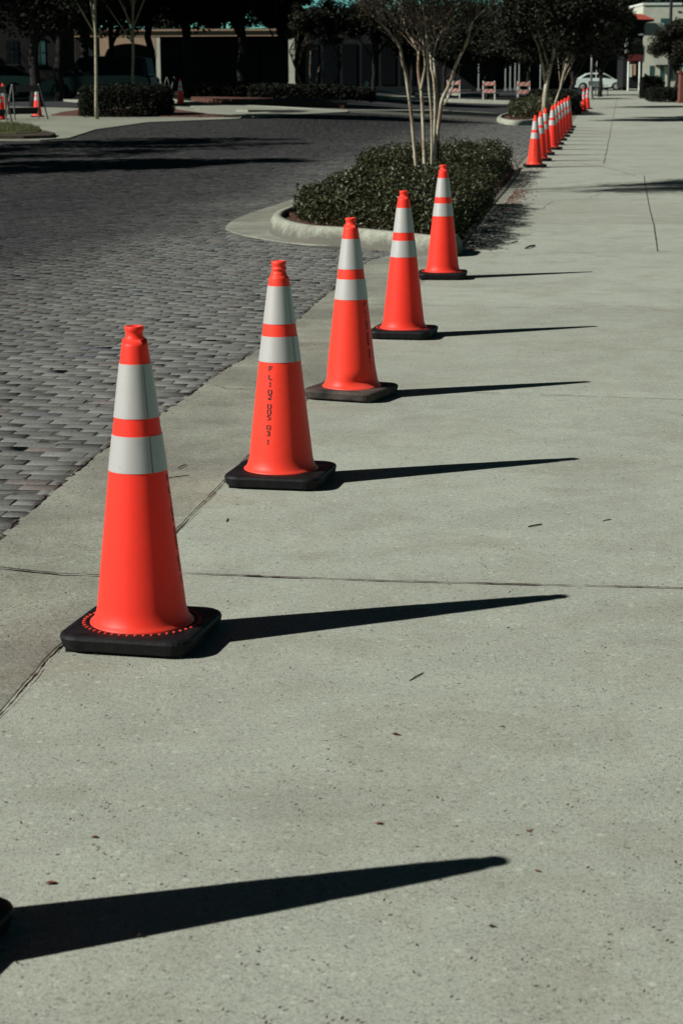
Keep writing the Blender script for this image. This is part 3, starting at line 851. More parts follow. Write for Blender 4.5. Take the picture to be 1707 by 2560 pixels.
    if text is not None:
        tmb = MB(); w, h, st = 0.0175, 0.0200, 0.0048
        for ch, z in TXT:
            for (x0, y0), (x1, y1) in GL[ch]:
                p0 = Vector(((x0 - .5) * w, (y0 - .5) * h)); p1 = Vector(((x1 - .5) * w, (y1 - .5) * h))
                d = (p1 - p0).normalized(); nn = Vector((-d.y, d.x)) * st / 2
                q = [p0 - nn, p1 - nn, p1 + nn, p0 + nn]; V = []
                for pp in q:
                    zz_ = z + pp.y; r = float(body_r(zz_)) + 0.0012; a = text + pp.x / r
                    V.append((r * math.cos(a), r * math.sin(a), zz_))
                tmb.add(V, [(0, 1, 2, 3)])
        tmb.build("stencil_lettering", M_ink, root)
    return root
M_seam = mat("band seam", (0.16, 0.13, 0.14), 0.6)[0]
def camang(x, y): return math.atan2(-y, -x)          # direction from a thing to the camera
def put(o, x, y, rz, h=1.0):
    o.location = (x, y, G(x, y) + 0.001); o.rotation_euler = (0, 0, rz); o.scale = (1, 1, h)
GN = "orange cones in the near row on the sidewalk edge"
cone_pos = [(-0.593, 5.71), (-0.248, 8.075), (0.055, 10.31), (0.405, 12.78), (0.850, 16.59)]
r1 = R(-13)
c1 = make_cone("traffic_cone", "nearest fully visible orange cone, dotted ring round its foot, largest in the picture", 'neck', True, camang(*cone_pos[0]) + R(74) - r1, seam=camang(*cone_pos[0]) + R(28) - r1)
put(c1, *cone_pos[0], r1, 1.008)
r2 = R(-12)
c2 = make_cone("traffic_cone", "orange cone with ribbed head and black FL102 005 03 1 lettering facing the camera", 'rib', False, camang(*cone_pos[1]) - R(25) - r2, M_or2, seam=camang(*cone_pos[1]) + R(45) - r2)
put(c2, *cone_pos[1], r2, 0.985)
r3 = R(-24)
c3 = make_cone("traffic_cone", "scuffed orange cone with dented foot on a dusty grey base, third from the front", 'neck', False, camang(*cone_pos[2]) + R(53) - r3, M_or2, M_rubd, dent=(camang(*cone_pos[2]) + R(15) - r3, .09), seam=camang(*cone_pos[2]) + R(80) - r3)
put(c3, *cone_pos[2], r3)
r4 = R(-12)
c4 = make_cone("traffic_cone", "glossy orange cone with dotted foot ring left of the kerb end, fourth from front", 'neck', True, None, M_or, seam=camang(*cone_pos[3]) + R(62) - r4)
put(c4, *cone_pos[3], r4)
r5 = R(-5)
c5 = make_cone("traffic_cone", "orange cone standing against the end of the island kerb, fifth from the front", 'neck', True, None, M_or, seam=camang(*cone_pos[4]) + R(95) - r5)
put(c5, *cone_pos[4], r5)
# the cone just outside the left of the frame, whose shadow crosses the foreground
S_ = Vector((1.384, 0.507)) * 0.95
c0 = dup(c1, (0.343 - S_.x * 0.934, 3.965 - S_.y * 0.934 + 0.02, 0.001), R(-16), "cone off the bottom left edge, seen only by its base corner and long shadow", scale=(1.03, 1.03, 0.944), group=GN)

# far row: positions from their tops and feet in the picture (cones are 0.914 m)
FN = "orange cones in the far row beyond the hedge"
far = [(362, 437, 1390), (462, 383, 1275), (545, 348, 1178), (680, 307, 1090), (735, 260, 1005), (795, 217, 918), (850, 190, 850), (905, 150, 785), (958, 85, 720), (975, 100, 655)]
names = ["first and nearest cone of the far row, its foot by the rear hedge's shadow", "second cone of the far row, just right of the nearest one", "third cone of the far row, leaning over the second's shoulder",
         "fourth cone of the far row, full orange side showing", "fifth cone of the far row", "sixth cone of the far row", "seventh cone of the far row", "eighth cone of the far row", "ninth cone of the far row, tallest-standing in the picture", "last and farthest cone of the far row, mostly hidden by the one before it"]
for i, (tx, ty, by) in enumerate(far):
    u = 1290 + (tx + 6) / 7.467
    d = 36.0 + (60.5 - 36.0) * (i / 9.0) ** 1.08
    x = float(long_joint(d)) + 0.30
    x = xat(u, d)
    src = (c2, c5, c4, c1)[i % 4] if i else c2
    o = dup(src, (x, d, G(x, d) + 0.001), random.uniform(-0.6, 0.2), names[i], group=FN)
for u, d, lab in ((1459, 84.5, "lone pair's front cone, right-hand of two cones far up the sidewalk by the lamp post"), (1468, 89.5, "rear cone of the pair beside the lamp post far up the sidewalk")):
    x = xat(u, d); dup(c5, (x, d, G(x, d)), random.uniform(-.5, .5), lab, group="pair of cones by the far lamp post")
LN = "orange cones on the far left corner"
for u, v, lab in ((95, 294, "orange cone on the far left corner, right of the folding barricade"), (3, 301, "orange cone cut by the left edge, in front of the folding barricade"),
                  (10, 281, "orange cone behind the one cut by the left edge"), (452, 263, "orange cone standing right of the big dark shrub, by the small folding barricade"), (386, 256, "orange cone half hidden behind the leaning grey post")):
    p = gnd(u, v); dup(c5, (p.x, p.y, G(p.x, p.y)), random.uniform(-.5, .5), lab, group=LN)
# ------------------------------------------------------------------ far left corner: drive, beds, grass
def poly_px(pts, dz=0.0): return [tuple(gnd(u, v, dz))[:2] for u, v in pts]
def slab(name, pts, z, mtl, below=0.09, pix=True):
    P = poly_px(pts) if pix else pts
    a = sum(P[i - 1][0] * P[i][1] - P[i][0] * P[i - 1][1] for i in range(len(P)))
    if a < 0: P = P[::-1]
    mb = MB(); mb.prism(P, lambda x, y: G(x, y) - below, lambda x, y: G(x, y) + z)
    return struct(mb.build(name, mtl))
M_conc2 = concrete_mat("old concrete", (0.25, 0.265, 0.215), 0.2, 0.6)[0]
slab("driveway", [(-220, 352), (100, 352), (172, 347), (240, 325), (370, 307), (600, 298), (610, 289), (420, 268), (200, 272), (-220, 262)], 0.022, M_conc2)
slab("far_pavement", [(-220, 222), (100, 224), (222, 228), (200, 252), (100, 245), (-220, 236)], 0.015, M_conc2)
slab("side_path", [(412, 243), (440, 250), (560, 262), (700, 268), (870, 276), (870, 281), (640, 293), (520, 286), (412, 272)], 0.026, M_conc2)
slab("mulch_bed", [(128, 291), (160, 283), (200, 278), (420, 274), (520, 288), (600, 293), (560, 295), (380, 294)], 0.05, M_mulch, 0.1)
slab("mulch_bed", [(478, 252), (640, 256), (860, 266), (868, 263), (720, 253), (478, 246)], 0.10, M_mulch, 0.1)
slab("grass_bank", [(-200, 343), (40, 343), (92, 340), (106, 333), (80, 324), (30, 319), (-200, 316)], 0.10, nmat("turf", (0.03, 0.04, 0.012), (0.08, 0.09, 0.03), 8, 1.0), 0.1)
slab("bank_kerb", [(-200, 350), (60, 350), (128, 348), (140, 342), (112, 335), (92, 341), (40, 344), (-200, 344)], 0.09, M_kerbshade, 0.1)  # dark colour paints the shade on the kerb face and just beyond
# blades of grass on the bank
GP = poly_px([(-160, 341), (40, 341), (90, 338), (102, 333), (78, 325), (30, 320), (-160, 317)])
n = 26000
Pg = np.array(GP); q = rng.random((n, 2)) * (Pg.max(0) - Pg.min(0)) + Pg.min(0); q = q[inpoly(q[:, 0], q[:, 1], GP)]
h = rng.uniform(0.04, 0.11, len(q)); a = rng.random(len(q)) * 6.28; w = 0.006
b0 = np.stack([q[:, 0] - np.cos(a) * w, q[:, 1] - np.sin(a) * w, g(q[:, 0], q[:, 1]) + 0.10], 1)
b1 = np.stack([q[:, 0] + np.cos(a) * w, q[:, 1] + np.sin(a) * w, g(q[:, 0], q[:, 1]) + 0.10], 1)
b2 = np.stack([q[:, 0] + rng.normal(0, .02, len(q)), q[:, 1] + rng.normal(0, .02, len(q)), g(q[:, 0], q[:, 1]) + 0.10 + h], 1)
V = np.stack([b0, b1, b2], 1).reshape(-1, 3)
tag(fast("grass", V, np.arange(len(V)).reshape(-1, 3), M_grass), "short dull green grass on the kerbed bank at the left edge", "grass", kind='stuff')

# second kerbed island beyond the brick street, with hedge and tree
i2 = [tuple(gnd(1252, 309))[:2], tuple(gnd(1338, 311))[:2], tuple(gnd(1415, 288))[:2], tuple(gnd(1440, 262))[:2], tuple(gnd(1380, 262))[:2], tuple(gnd(1262, 292))[:2]]
in2 = island("far_island_kerb", catmull(i2, 4), 0.15, 0.15)
bb = MB(); bb.prism(in2, lambda x, y: G(x, y) - 0.02, lambda x, y: G(x, y) + 0.11); struct(bb.build("mulch_bed", M_mulch))
c_ = np.array(i2).mean(0)
def shrink(P, k): 
    c = np.array(P).mean(0); return [tuple(c + (np.array(p) - c) * k) for p in P]
hedge("clipped_hedge", shrink(in2, 0.86), 0.12, 0.66, 15000, 0.10, "low hedge in the second kerbed island across the brick street", "hedge", depth=0.25)

# ------------------------------------------------------------------ trees
def crown_mesh(root, c, r, n, size, M, nblob=None, seed=0, fill=0.25, gap=1.0):
    rg = np.random.default_rng(seed)
    c = np.array(c, float); r = np.array(r, float)
    nb_ = nblob or int(14 + n / 500)
    q = rg.normal(0, 1, (nb_, 3)); q /= np.linalg.norm(q, axis=1)[:, None]
    q *= (rg.random(nb_) ** 0.45)[:, None]
    bc = q * r * 0.86 
    br_ = rg.uniform(0.16, 0.34, nb_) * r.mean() * gap
    k = rg.integers(0, nb_, n)
    d = rg.normal(0, 1, (n, 3)); d /= np.linalg.norm(d, axis=1)[:, None]
    d *= (rg.random(n) ** 0.4)[:, None] * br_[k][:, None] * [1.15, 1.15, 0.8]
    C = bc[k] + d
    C += rg.normal(0, 0.05, C.shape)
    V, Fq = leaves(C + c, size, 0.6, up=0.5)
    return fast("crown", V, Fq, M, root), bc + c
def tree(name, label, x, y, h, rt, cc, cr_, n, size, M=M_oak, bark=M_bark, cat="tree", seed=1, group=None, lean=(0, 0), nstem=1, gap=1.0, nlimb=9):
    z0 = G(x, y); root = thing(name, label, cat, (x, y, z0 + 0.0), 0, group)
    crown, blobs = crown_mesh(root, cc, cr_, n, size, M, seed=seed, gap=gap)
    rs = random.Random(seed)
    for s in range(nstem):
        tm = MB(); a = rs.random() * 6.28; sp = 0.0 if nstem == 1 else 0.18
        top = Vector((lean[0] + (cc[0] * 0.6) + sp * 5 * math.cos(a + s * 2.1), lean[1] + cc[1] * 0.6 + sp * 3 * math.sin(a + s * 2.1), h))
        b = Vector((sp * math.cos(a + s * 2.1), sp * math.sin(a + s * 2.1), -0.05)); P = []
        for i in range(8):
            t = i / 7; P.append(b.lerp(top, t) + Vector((rs.gauss(0, rt * 0.25), rs.gauss(0, rt * 0.25), 0)) * (1 if 0 < i < 7 else 0))
        tm.tube(P, [rt * (1.35 if i == 0 else 1 - 0.045 * i) for i in range(8)], 9)
        if s == 0:
            order = sorted(range(len(blobs)), key=lambda k: rs.random())[:nlimb]
            for k in order:
                e = Vector(blobs[k]); st = P[rs.choice((4, 5, 6, 7))]
                if e.z < st.z - 0.3: continue
                mdl = st.lerp(e, 0.5) + Vector((rs.gauss(0, .12), rs.gauss(0, .12), 0.15))
                tm.tube([st, mdl, e], [rt * 0.5, rt * 0.3, rt * 0.1], 6)
        tm.build("trunk", bark, root, smooth=True)
    return root
# off the left edge of the picture: street trees whose shade crosses the bricks, plus two added to shade the dark building
for k, (x, y, r_, zc) in enumerate(((-15.0, 38.5, 3.4, 6.0), (-10.9, 42.6, 2.5, 5.0), (-13.0, 33.0, 2.8, 5.6), (-10.2, 34.6, 2.2, 4.9), (-25.5, 83, 4.6, 8.2), (-33, 86, 5.0, 10.5))):
    tree("shade_tree", ["bushy street tree left of the picture, shading the brick street", "taller street tree left of the picture beside the grass bank", "slim street tree left of the picture, nearest the camera", "small street tree left of the picture, closest to its edge and the bricks", "great dark unseen tree added left of the dark brown building to shade it", "tallest unseen tree farthest left, added to shade the dark brown building"][k],
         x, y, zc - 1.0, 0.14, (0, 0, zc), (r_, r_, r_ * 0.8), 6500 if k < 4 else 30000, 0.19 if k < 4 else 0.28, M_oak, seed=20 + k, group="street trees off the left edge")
# trees standing in the left background: (u of trunk, base v or depth, ...)
def ux(u, d): return xat(u, d)
d1 = 59.0
t = tree("young_tree", "slim young tree with pale straight trunk in the mulch bed at left", ux(240, d1), d1, 4.2, 0.052, (0.0, 0, 5.3), (3.0, 2.4, 2.3), 22000, 0.16, M_oak, M_pale := nmat("pale bark", (0.17, 0.16, 0.11), (0.30, 0.28, 0.20), 14, 0.9), seed=3, lean=(0.05, 0))
d2 = 74.0
tree("young_tree", "thin pale-trunked tree behind the dark round shrub at left", ux(333, d2), d2, 3.8, 0.06, (0.1, 0, 5.9), (3.4, 2.6, 2.4), 24000, 0.18, M_oak, M_pale, seed=4)
for k, (u, d, lab, rt, cz, rr) in enumerate(((90, 72, "dark oak at far left, its low crown in front of the dark building", 0.2, 6.6, 3.6), (474, 92, "thick dark oak trunk standing before the tan arcade", 0.24, 7.0, 3.7),
                                             (606, 96, "thick dark oak right of the first, before the tan arcade's long opening", 0.24, 7.2, 2.3), (215, 90, "dark oak behind the parked dark van at left", 0.22, 7.2, 3.6), (380, 98, "dark oak between the two slim pale trunks and the arcade", 0.2, 7.6, 3.4), (282, 101, "dark oak standing right before the arcade's round arch", 0.17, 7.0, 3.4), (150, 84, "dark oak at the corner of the dark brown building", 0.2, 6.6, 3.2))):
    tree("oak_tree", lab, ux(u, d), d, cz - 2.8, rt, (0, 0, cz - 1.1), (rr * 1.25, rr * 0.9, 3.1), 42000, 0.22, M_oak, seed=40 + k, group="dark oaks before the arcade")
tree("crape_myrtle", "small many-stemmed crape myrtle left of the slender lamp post", ux(775, 90), 90, 2.0, 0.045, (0, 0, 3.1), (1.3, 1.2, 1.2), 6500, 0.13, M_mid, M_twig, seed=61, nstem=4)
tree("crape_myrtle", "small crape myrtle right beside the slender lamp post, trunks close together", ux(817, 96), 96, 2.0, 0.05, (0.1, 0, 3.3), (1.2, 1.2, 1.2), 6000, 0.13, M_mid, M_twig, seed=62, nstem=3)
for k, (u, d, lab, cz, rr) in enumerate(((935, 118, "dark tree before the charcoal shop building, left of the leaning pale trunk", 4.1, 2.6), (1030, 122, "dark tree before the charcoal shop building's right end", 3.9, 2.5), (700, 100, "dark low-crowned tree at the arcade's right-hand column", 4.3, 1.7))):
    tree("street_tree", lab, ux(u, d), d, cz - 1.4, 0.12, (0, 0, cz), (rr, rr * 0.8, 1.5), 15000, 0.18, M_oak, seed=160 + k, group="dark trees before the shop building")
tree("street_tree", "pale-trunked tree in the second kerbed island with a broad dense crown", ux(1353, 68), 68, 2.0, 0.10, (0.5, 0.3, 3.35), (2.5, 2.3, 1.5), 32000, 0.13, M_mid, M_crape, seed=71, nlimb=16)
tree("street_tree", "slender twin of the pale-trunked tree just right of it", ux(1378, 72), 72, 1.9, 0.045, (0.9, 0.2, 3.6), (2.2, 1.9, 1.5), 18000, 0.13, M_mid, M_crape, seed=72)
for k, (u, d, lab, cz, rr, hh) in enumerate(((1430, 92, "dense tree left of the far lamp post up the sidewalk", 3.6, 2.6, 2.0), (1500, 128, "dark tree right of the far lamp post, before the red-roofed house", 3.9, 2.4, 2.2), (1215, 118, "broad tree behind the striped barricades", 3.9, 3.2, 2.0),
                                          (1110, 128, "tree behind the pale multi-stemmed tree's right side", 3.7, 2.8, 1.9), (1320, 135, "tree in front of the white-posted porch", 4.1, 3.2, 2.4))):
    tree("street_tree", lab, ux(u, d), d, hh, 0.13, (0, 0, cz), (rr * 1.1, rr * 0.9, 2.2 if k > 1 else 1.8), 24000, 0.18, M_mid if k != 1 else M_oak, seed=80 + k, group="trees lining the far street")
tree("street_tree", "dark spreading tree at the right edge beyond the sidewalk", ux(1690, 112), 112, 1.9, 0.11, (0.1, 0, 3.15), (1.9, 1.8, 1.3), 24000, 0.13, M_mid, seed=91, nlimb=14)
for k, (u, d, cz, rr) in enumerate(((700, 175, 6.0, 3.6), (820, 190, 6.6, 4.2), (950, 180, 6.4, 4.0), (1060, 200, 7.0, 4.6), (1180, 190, 6.2, 4.2), (1290, 205, 6.0, 4.4), (1400, 215, 6.8, 4.4), (1520, 230, 8.6, 5.0), (1600, 260, 9.6, 5.2), (560, 170, 6.4, 4.6), (430, 165, 6.2, 4.4), (1680, 270, 11.0, 5.5))):
    tree("background_tree",          ["skyline tree behind the flat dark building's left end", "skyline tree behind the middle of the flat dark building", "skyline tree directly behind the pale multi-stemmed tree", "tall skyline tree behind the dark building's right end",
          "skyline tree over the striped barricades", "skyline tree over the white-posted porch's left end", "skyline tree over the second island's tree", "high skyline tree left of the red roof", "highest skyline tree just left of the cream building",
          "skyline tree behind the arcade's long opening", "skyline tree behind the arcade's arch", "skyline tree behind the cream building at the right edge"][k],
         ux(u, d), d, cz - (4.3 if 650 < u < 1320 else 2.5), 0.25, (0, 0, cz - (2.1 if 650 < u < 1320 else 0)), (rr, rr * 0.7, rr * 0.66), 14000, 0.28, M_mid, seed=120 + k, group="trees on the skyline", gap=0.85)

# ------------------------------------------------------------------ shrubs and hedges of the background
def shrub(label, pts_px, ztop, n, size, M=M_oak, name="round_shrub", cat="shrub", z0=0.1):
    P = poly_px(pts_px); a = sum(P[i - 1][0] * P[i][1] - P[i][0] * P[i - 1][1] for i in range(len(P)))
    return hedge(name, P if a > 0 else P[::-1], z0, ztop, n, size, label, cat, M, lump=0.05, depth=0.3)
def rect(u0, u1, d, dep, skew=0.0):
    x0, x1 = xat(u0, d), xat(u1, d)
    return [(x0, d), (x1, d + skew), (x1 + 0.1, d + dep + skew), (x0 + 0.1, d + dep)]
def rh(label, u0, u1, d, dep, zt, n, size, M=M_oak, name="low_hedge", cat="hedge", skew=0.0, z0=0.05):
    return hedge(name, catmull(rect(u0, u1, d, dep, skew), 5), z0, zt, n, size, label, cat, M, lump=0.05, depth=0.35)
rh("big dark round-cornered shrub mass in the mulch bed at left", 205, 395, 60.5, 2.4, 0.92, 16000, 0.10, name="round_shrub", cat="shrub")
rh("low clipped hedge with mulch at its foot, left of the background bed", 478, 640, 84, 1.6, 0.66, 8000, 0.13, M_mid)
rh("dark low hedge running to the slender lamp post", 645, 905, 82, 1.6, 0.58, 10000, 0.13)
rh("round dark bush at the right edge of the far sidewalk", 1607, 1652, 118, 1.6, 1.25, 6000, 0.13, name="round_shrub", cat="shrub")
rh("dark hedge under the spreading tree at the right edge", 1640, 1712, 106, 4.0, 0.72, 9000, 0.13)
rh("long dark hedge between the barricades and the second island", 1362, 1452, 78, 8.0, 0.85, 12000, 0.14)
# right verge beyond the sidewalk
vg = MB(); vg.prism([(right_edge(y) + 0.0, y) for y in (-6, 50, 100, 190)] + [(right_edge(190) + 60, 190), (right_edge(-6) + 60, -6)], lambda x, y: G(x, y) - .1, lambda x, y: G(x, y) - 0.01)
v_ = vg.build("verge", nmat("verge turf", (0.03, 0.04, 0.015), (0.07, 0.08, 0.03), 5, 1.0)); struct(v_)

# ------------------------------------------------------------------ buildings
M_tan = nmat("tan stucco", (0.30, 0.215, 0.145), (0.36, 0.26, 0.18), 1.5, 0.9, bmp=0.003)
M_cream = nmat("cream stucco", (0.42, 0.43, 0.35), (0.50, 0.51, 0.42), 1.2, 0.9, bmp=0.003)
M_white = nmat("white paint", (0.50, 0.54, 0.50), (0.60, 0.64, 0.58), 3, 0.7)
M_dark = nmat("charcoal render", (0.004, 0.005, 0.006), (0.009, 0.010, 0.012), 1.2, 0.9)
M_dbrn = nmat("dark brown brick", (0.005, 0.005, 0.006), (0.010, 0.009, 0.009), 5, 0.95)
M_glass = mat("dark glass", (0.004, 0.005, 0.006), 0.3, spec=0.15)[0]
M_glassT = mat("teal glass", (0.025, 0.06, 0.058), 0.2, spec=0.5)[0]
M_redroof = nmat("red roof", (0.26, 0.045, 0.03), (0.36, 0.07, 0.045), 6, 0.8)
M_redd = nmat("dark red awning", (0.07, 0.010, 0.010), (0.10, 0.018, 0.015), 5, 0.8)
M_grey = nmat("grey metal", (0.16, 0.18, 0.17), (0.26, 0.28, 0.26), 12, 0.5)
M_cglass = mat("car glass", (0.003, 0.004, 0.005), 0.35, spec=0.15)[0]
M_dmet = nmat("black metal", (0.010, 0.011, 0.012), (0.022, 0.022, 0.024), 12, 0.5)
def zz(v, d): return zat(v, d)
# tan arcade
d = 110.0; X = lambda u: xat(u, d); z0 = G(X(450), d)
ar = thing("arcade_building", "single-storey tan arcade with a wide dark opening and one round arch", "building", (X(450), d, z0))
ox, oz = X(450), z0
def B(mb, u0, u1, v0, v1, y0, y1, dd=None, mi=0):
    """box spanning picture columns u0..u1 and rows v0 (top)..v1 at depth dd, thickness y0..y1 behind it"""
    dd = dd or d
    xa, xb = xat(u0, dd), xat(u1, dd); za, zb = zat(v1, dd), zat(v0, dd)
    mb.box(((xa + xb) / 2 - ox, (y0 + y1) / 2, (za + zb) / 2 - oz), (xb - xa, y1 - y0, zb - za), mi=mi)
mb = MB()
B(mb, 150, 742, 75, 89, 0.0, 0.5)
B(mb, 150, 742, 71, 75.5, -0.12, 0.6)
mb.build("fascia", M_tan, ar)
mb = MB()
base_v = 228
xa, xb = X(262) - ox, X(392) - ox; zt = zz(89.5, d) - oz; zs = zz(140, d) - oz
arc = [(xa + (xb - xa) * t, zs + (zz(106, d) - oz - zs) * math.sqrt(max(0, 1 - (2 * t - 1) ** 2)) ** 0.8) for t in np.linspace(0, 1, 17)]
V = [(x, 0.02, z) for x, z in arc] + [(x, 0.02, zt) for x, z in arc] + [(x, 0.45, z) for x, z in arc] + [(x, 0.45, zt) for x, z in arc]
k = 17; F = []
for i in range(k - 1):
    F += [(i, i + 1, k + i + 1, k + i), (2 * k + i + 1, 2 * k + i, 3 * k + i, 3 * k + i + 1), (i + 1, i, 2 * k + i, 2 * k + i + 1)]
mb.add(V, F); mb.build("arch", M_tan, ar)
for u0, u1 in ((150, 168), (180, 190), (252, 262), (392, 402), (722, 737)):
    mb = MB(); B(mb, u0, u1, 89.5, base_v, 0.03, 0.42); B(mb, u0 - 2, u1 + 2, 206, base_v, -0.03, 0.48)
    mb.build("column", M_cream if u0 in (392, 722) else M_tan, ar)
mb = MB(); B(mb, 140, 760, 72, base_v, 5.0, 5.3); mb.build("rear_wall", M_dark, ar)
mb = MB(); B(mb, 140, 745, 69.5, 71, -0.1, 5.3); mb.build("roof", M_dark, ar)
for u0, u1 in ((440, 520), (560, 640), (650, 715)):
    mb = MB(); B(mb, u0, u1, 120, 215, 4.9, 4.97); mb.build("window", M_glass, ar)
# dark building at the left edge
d = 94.0; ox, oz = X(60), G(X(60), 94); 
lb = thing("brick_building", "dark brown building at the left edge with one lit teal window", "building", (ox, d, oz))
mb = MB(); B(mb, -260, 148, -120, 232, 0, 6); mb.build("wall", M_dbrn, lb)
mb = MB(); B(mb, -265, 152, -128, -118, -0.2, 6.2); mb.build("roof", M_dark, lb)
for (u0, u1, v0, v1, mt) in ((88, 117, 97, 157, M_glassT), (93, 113, 68, 90, M_glass), (20, 50, 97, 157, M_glass), (-60, -30, 97, 157, M_glass)):
    f = MB(); B(f, u0, u1, v0, v1, -0.03, 0.05); w_ = f.build("window", mt, lb)
    f = MB(); B(f, u0 - 2, u1 + 2, v1, v1 + 3, -0.1, 0.05); B(f, (u0 + u1) / 2 - .7, (u0 + u1) / 2 + .7, v0, v1, -0.05, 0.0); B(f, u0, u1, (v0 + v1) / 2 - 1, (v0 + v1) / 2 + 1, -0.052, 0.0); f.build("sash", M_dmet, w_)
# flat dark building in the middle
d = 132.0; ox, oz = X(900), G(X(900), 132)
cb_ = thing("shop_building", "long flat-topped charcoal shop building with dull red fascia behind the lamp post", "building", (ox, d, oz))
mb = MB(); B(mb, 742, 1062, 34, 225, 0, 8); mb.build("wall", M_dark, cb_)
mb = MB(); B(mb, 738, 905, 40, 60, -0.25, -0.02); mb.build("fascia", nmat("rust fascia", (0.035, 0.016, 0.014), (0.06, 0.026, 0.02), 4, 0.9), cb_)
for u in range(760, 1050, 48):
    mb = MB(); B(mb, u, u + 36, 110, 212, -0.06, 0.0); mb.build("window", M_glass, cb_)
mb = MB(); xa, xb = X(905) - ox, X(1000) - ox
mb.add([(xa, -0.02, zz(66, d) - oz), (xb, -0.02, zz(72, d) - oz), (xb, -1.2, zz(80, d) - oz), (xa, -1.2, zz(74, d) - oz),
        (xa, -0.02, zz(68, d) - oz), (xb, -0.02, zz(74, d) - oz), (xb, -1.2, zz(82, d) - oz), (xa, -1.2, zz(76, d) - oz)], [(3, 2, 1, 0), (4, 5, 6, 7), (0, 1, 5, 4), (1, 2, 6, 5), (2, 3, 7, 6), (3, 0, 4, 7)])
mb.build("awning", nmat("faded teal canvas", (0.05, 0.08, 0.075), (0.12, 0.17, 0.155), 1.5), cb_)
# porch with white posts
d = 168.0; ox, oz = X(1330), G(X(1330), 168)
pb = thing("porch_building", "low dark building with a row of slender white porch posts behind the barricades", "building", (ox, d, oz))
mb = MB(); B(mb, 1065, 1610, 118, 226, 3.0, 10); mb.build("wall", M_dark, pb)
mb = MB(); B(mb, 1060, 1545, 112, 122, -0.6, 2.9); B(mb, 1060, 1545, 124, 150, -0.1, 0.25); mb.build("roof", M_dbrn, pb)
for u in (1196, 1263, 1275, 1287, 1297, 1322, 1350, 1490, 1543):
    mb = MB(); xc = X(u) - ox; mb.tube([(xc, 0, 0), (xc, 0, zz(150, d) - oz)], 0.06 if u < 1500 else 0.045, 10); mb.box((xc, 0, 0.12), (.22, .22, .24)); mb.build("porch_post", M_grey, pb)
for u in (1205, 1230, 1305, 1370):
    mb = MB(); B(mb, u, u + 16, 165, 215, 2.9, 2.98); mb.build("window", M_glass, pb)
# red-roofed two-storey house with balcony
d = 160.0; ox, oz = X(1585), G(X(1585), 160)
rb = thing("house", "narrow two-storey house with red hipped roof, open balcony and dark red awning", "building", (ox, d, oz))
mb = MB()
xa, xb = X(1544) - ox, X(1628) - ox; ze = zz(53, d) - oz; zt = zz(37, d) - oz
mb.add([(xa, -0.8, ze), (xb, -0.8, ze), (xb, 5, ze), (xa, 5, ze), ((xa + xb) / 2 - .2, 1.5, zt), ((xa + xb) / 2 + .6, 1.5, zt)], [(0, 1, 5, 4), (1, 2, 5), (2, 3, 4, 5), (3, 0, 4), (3, 2, 1, 0)])
mb.build("roof", M_redroof, rb)
mb = MB(); B(mb, 1546, 1626, 53.5, 58, -0.7, 4.8); mb.build("eaves", M_dark, rb)
mb = MB(); B(mb, 1562, 1612, 58.2, 222, 1.4, 4.8); mb.build("wall", M_dark, rb)
mb = MB(); B(mb, 1612.5, 1660, 60, 90, 1.0, 4.7); mb.build("side_wall", M_grey, rb)
mb = MB(); B(mb, 1558, 1568, 66, 136, -0.45, -0.1); mb.build("balcony_post", M_white, rb)
mb = MB(); B(mb, 1602.5, 1607, 98, 222, -0.45, -0.3); mb.build("post", M_cream, rb)
mb = MB(); B(mb, 1569, 1602, 88, 92, -0.4, -0.3); mb.build("railing", M_grey, rb)
mb = MB(); B(mb, 1560, 1604, 136, 139, -0.5, 1.4); mb.build("balcony_floor", M_dark, rb)
mb = MB(); B(mb, 1564, 1602, 139.5, 156, -0.5, -0.4); mb.build("awning", M_redd, rb)
mb = MB(); B(mb, 1576, 1583.5, 164, 196, 1.2, 1.38); mb.build("door", M_cream, rb)
mb = MB(); B(mb, 1583.8, 1593, 164, 192, 1.25, 1.38); mb.build("panel", nmat("peach wall", (0.40, 0.25, 0.16), (0.48, 0.30, 0.20), 4), rb)
for u in (1567, 1595):
    mb = MB(); xc = X(u) - ox; mb.tube([(xc, -0.4, 0), (xc, -0.4, zz(157, d) - oz)], 0.07, 10); mb.build("porch_post", M_white, rb)
pl = MB(); bw = hedge("balcony_plants", [(X(1563), 159.4), (X(1604), 159.4), (X(1604), 160.6), (X(1563), 160.6)], zz(136, 160) - oz + 0.0, zz(112, 160) - oz, 2600, 0.12, "dark mass of potted plants on the balcony of the red-roofed house", "plants", M_oak)
# cream building behind
d = 185.0; ox, oz = X(1660), G(X(1660), 185)
wbd = thing("stucco_building", "tall cream stucco building with flat parapet at the top right", "building", (ox, d, oz))
mb = MB(); B(mb, 1602, 1704, 17, 224, 0, 9)
mb.build("wall", M_cream, wbd)
mb = MB(); B(mb, 1600, 1698, 11, 16.5, -0.1, 9); mb.build("parapet", M_white, wbd)
mb = MB(); B(mb, 1646, 1670, 50, 70, -0.04, 0.1); mb.build("window", M_glassT, wbd)
mb = MB(); B(mb, 1688, 1697, 32, 35.5, -0.05, 0.1); mb.build("vent", M_dmet, wbd)
for u0, u1 in ((1648, 1657), (1668, 1680), (1622, 1632)):
    mb = MB(); B(mb, u0, u1, 168, 205, -0.05, 0.05); mb.build("window", M_glassT, wbd)
mb = MB(); B(mb, 1636, 1704, 166, 170, -0.9, -0.02); mb.build("canopy", M_dark, wbd)
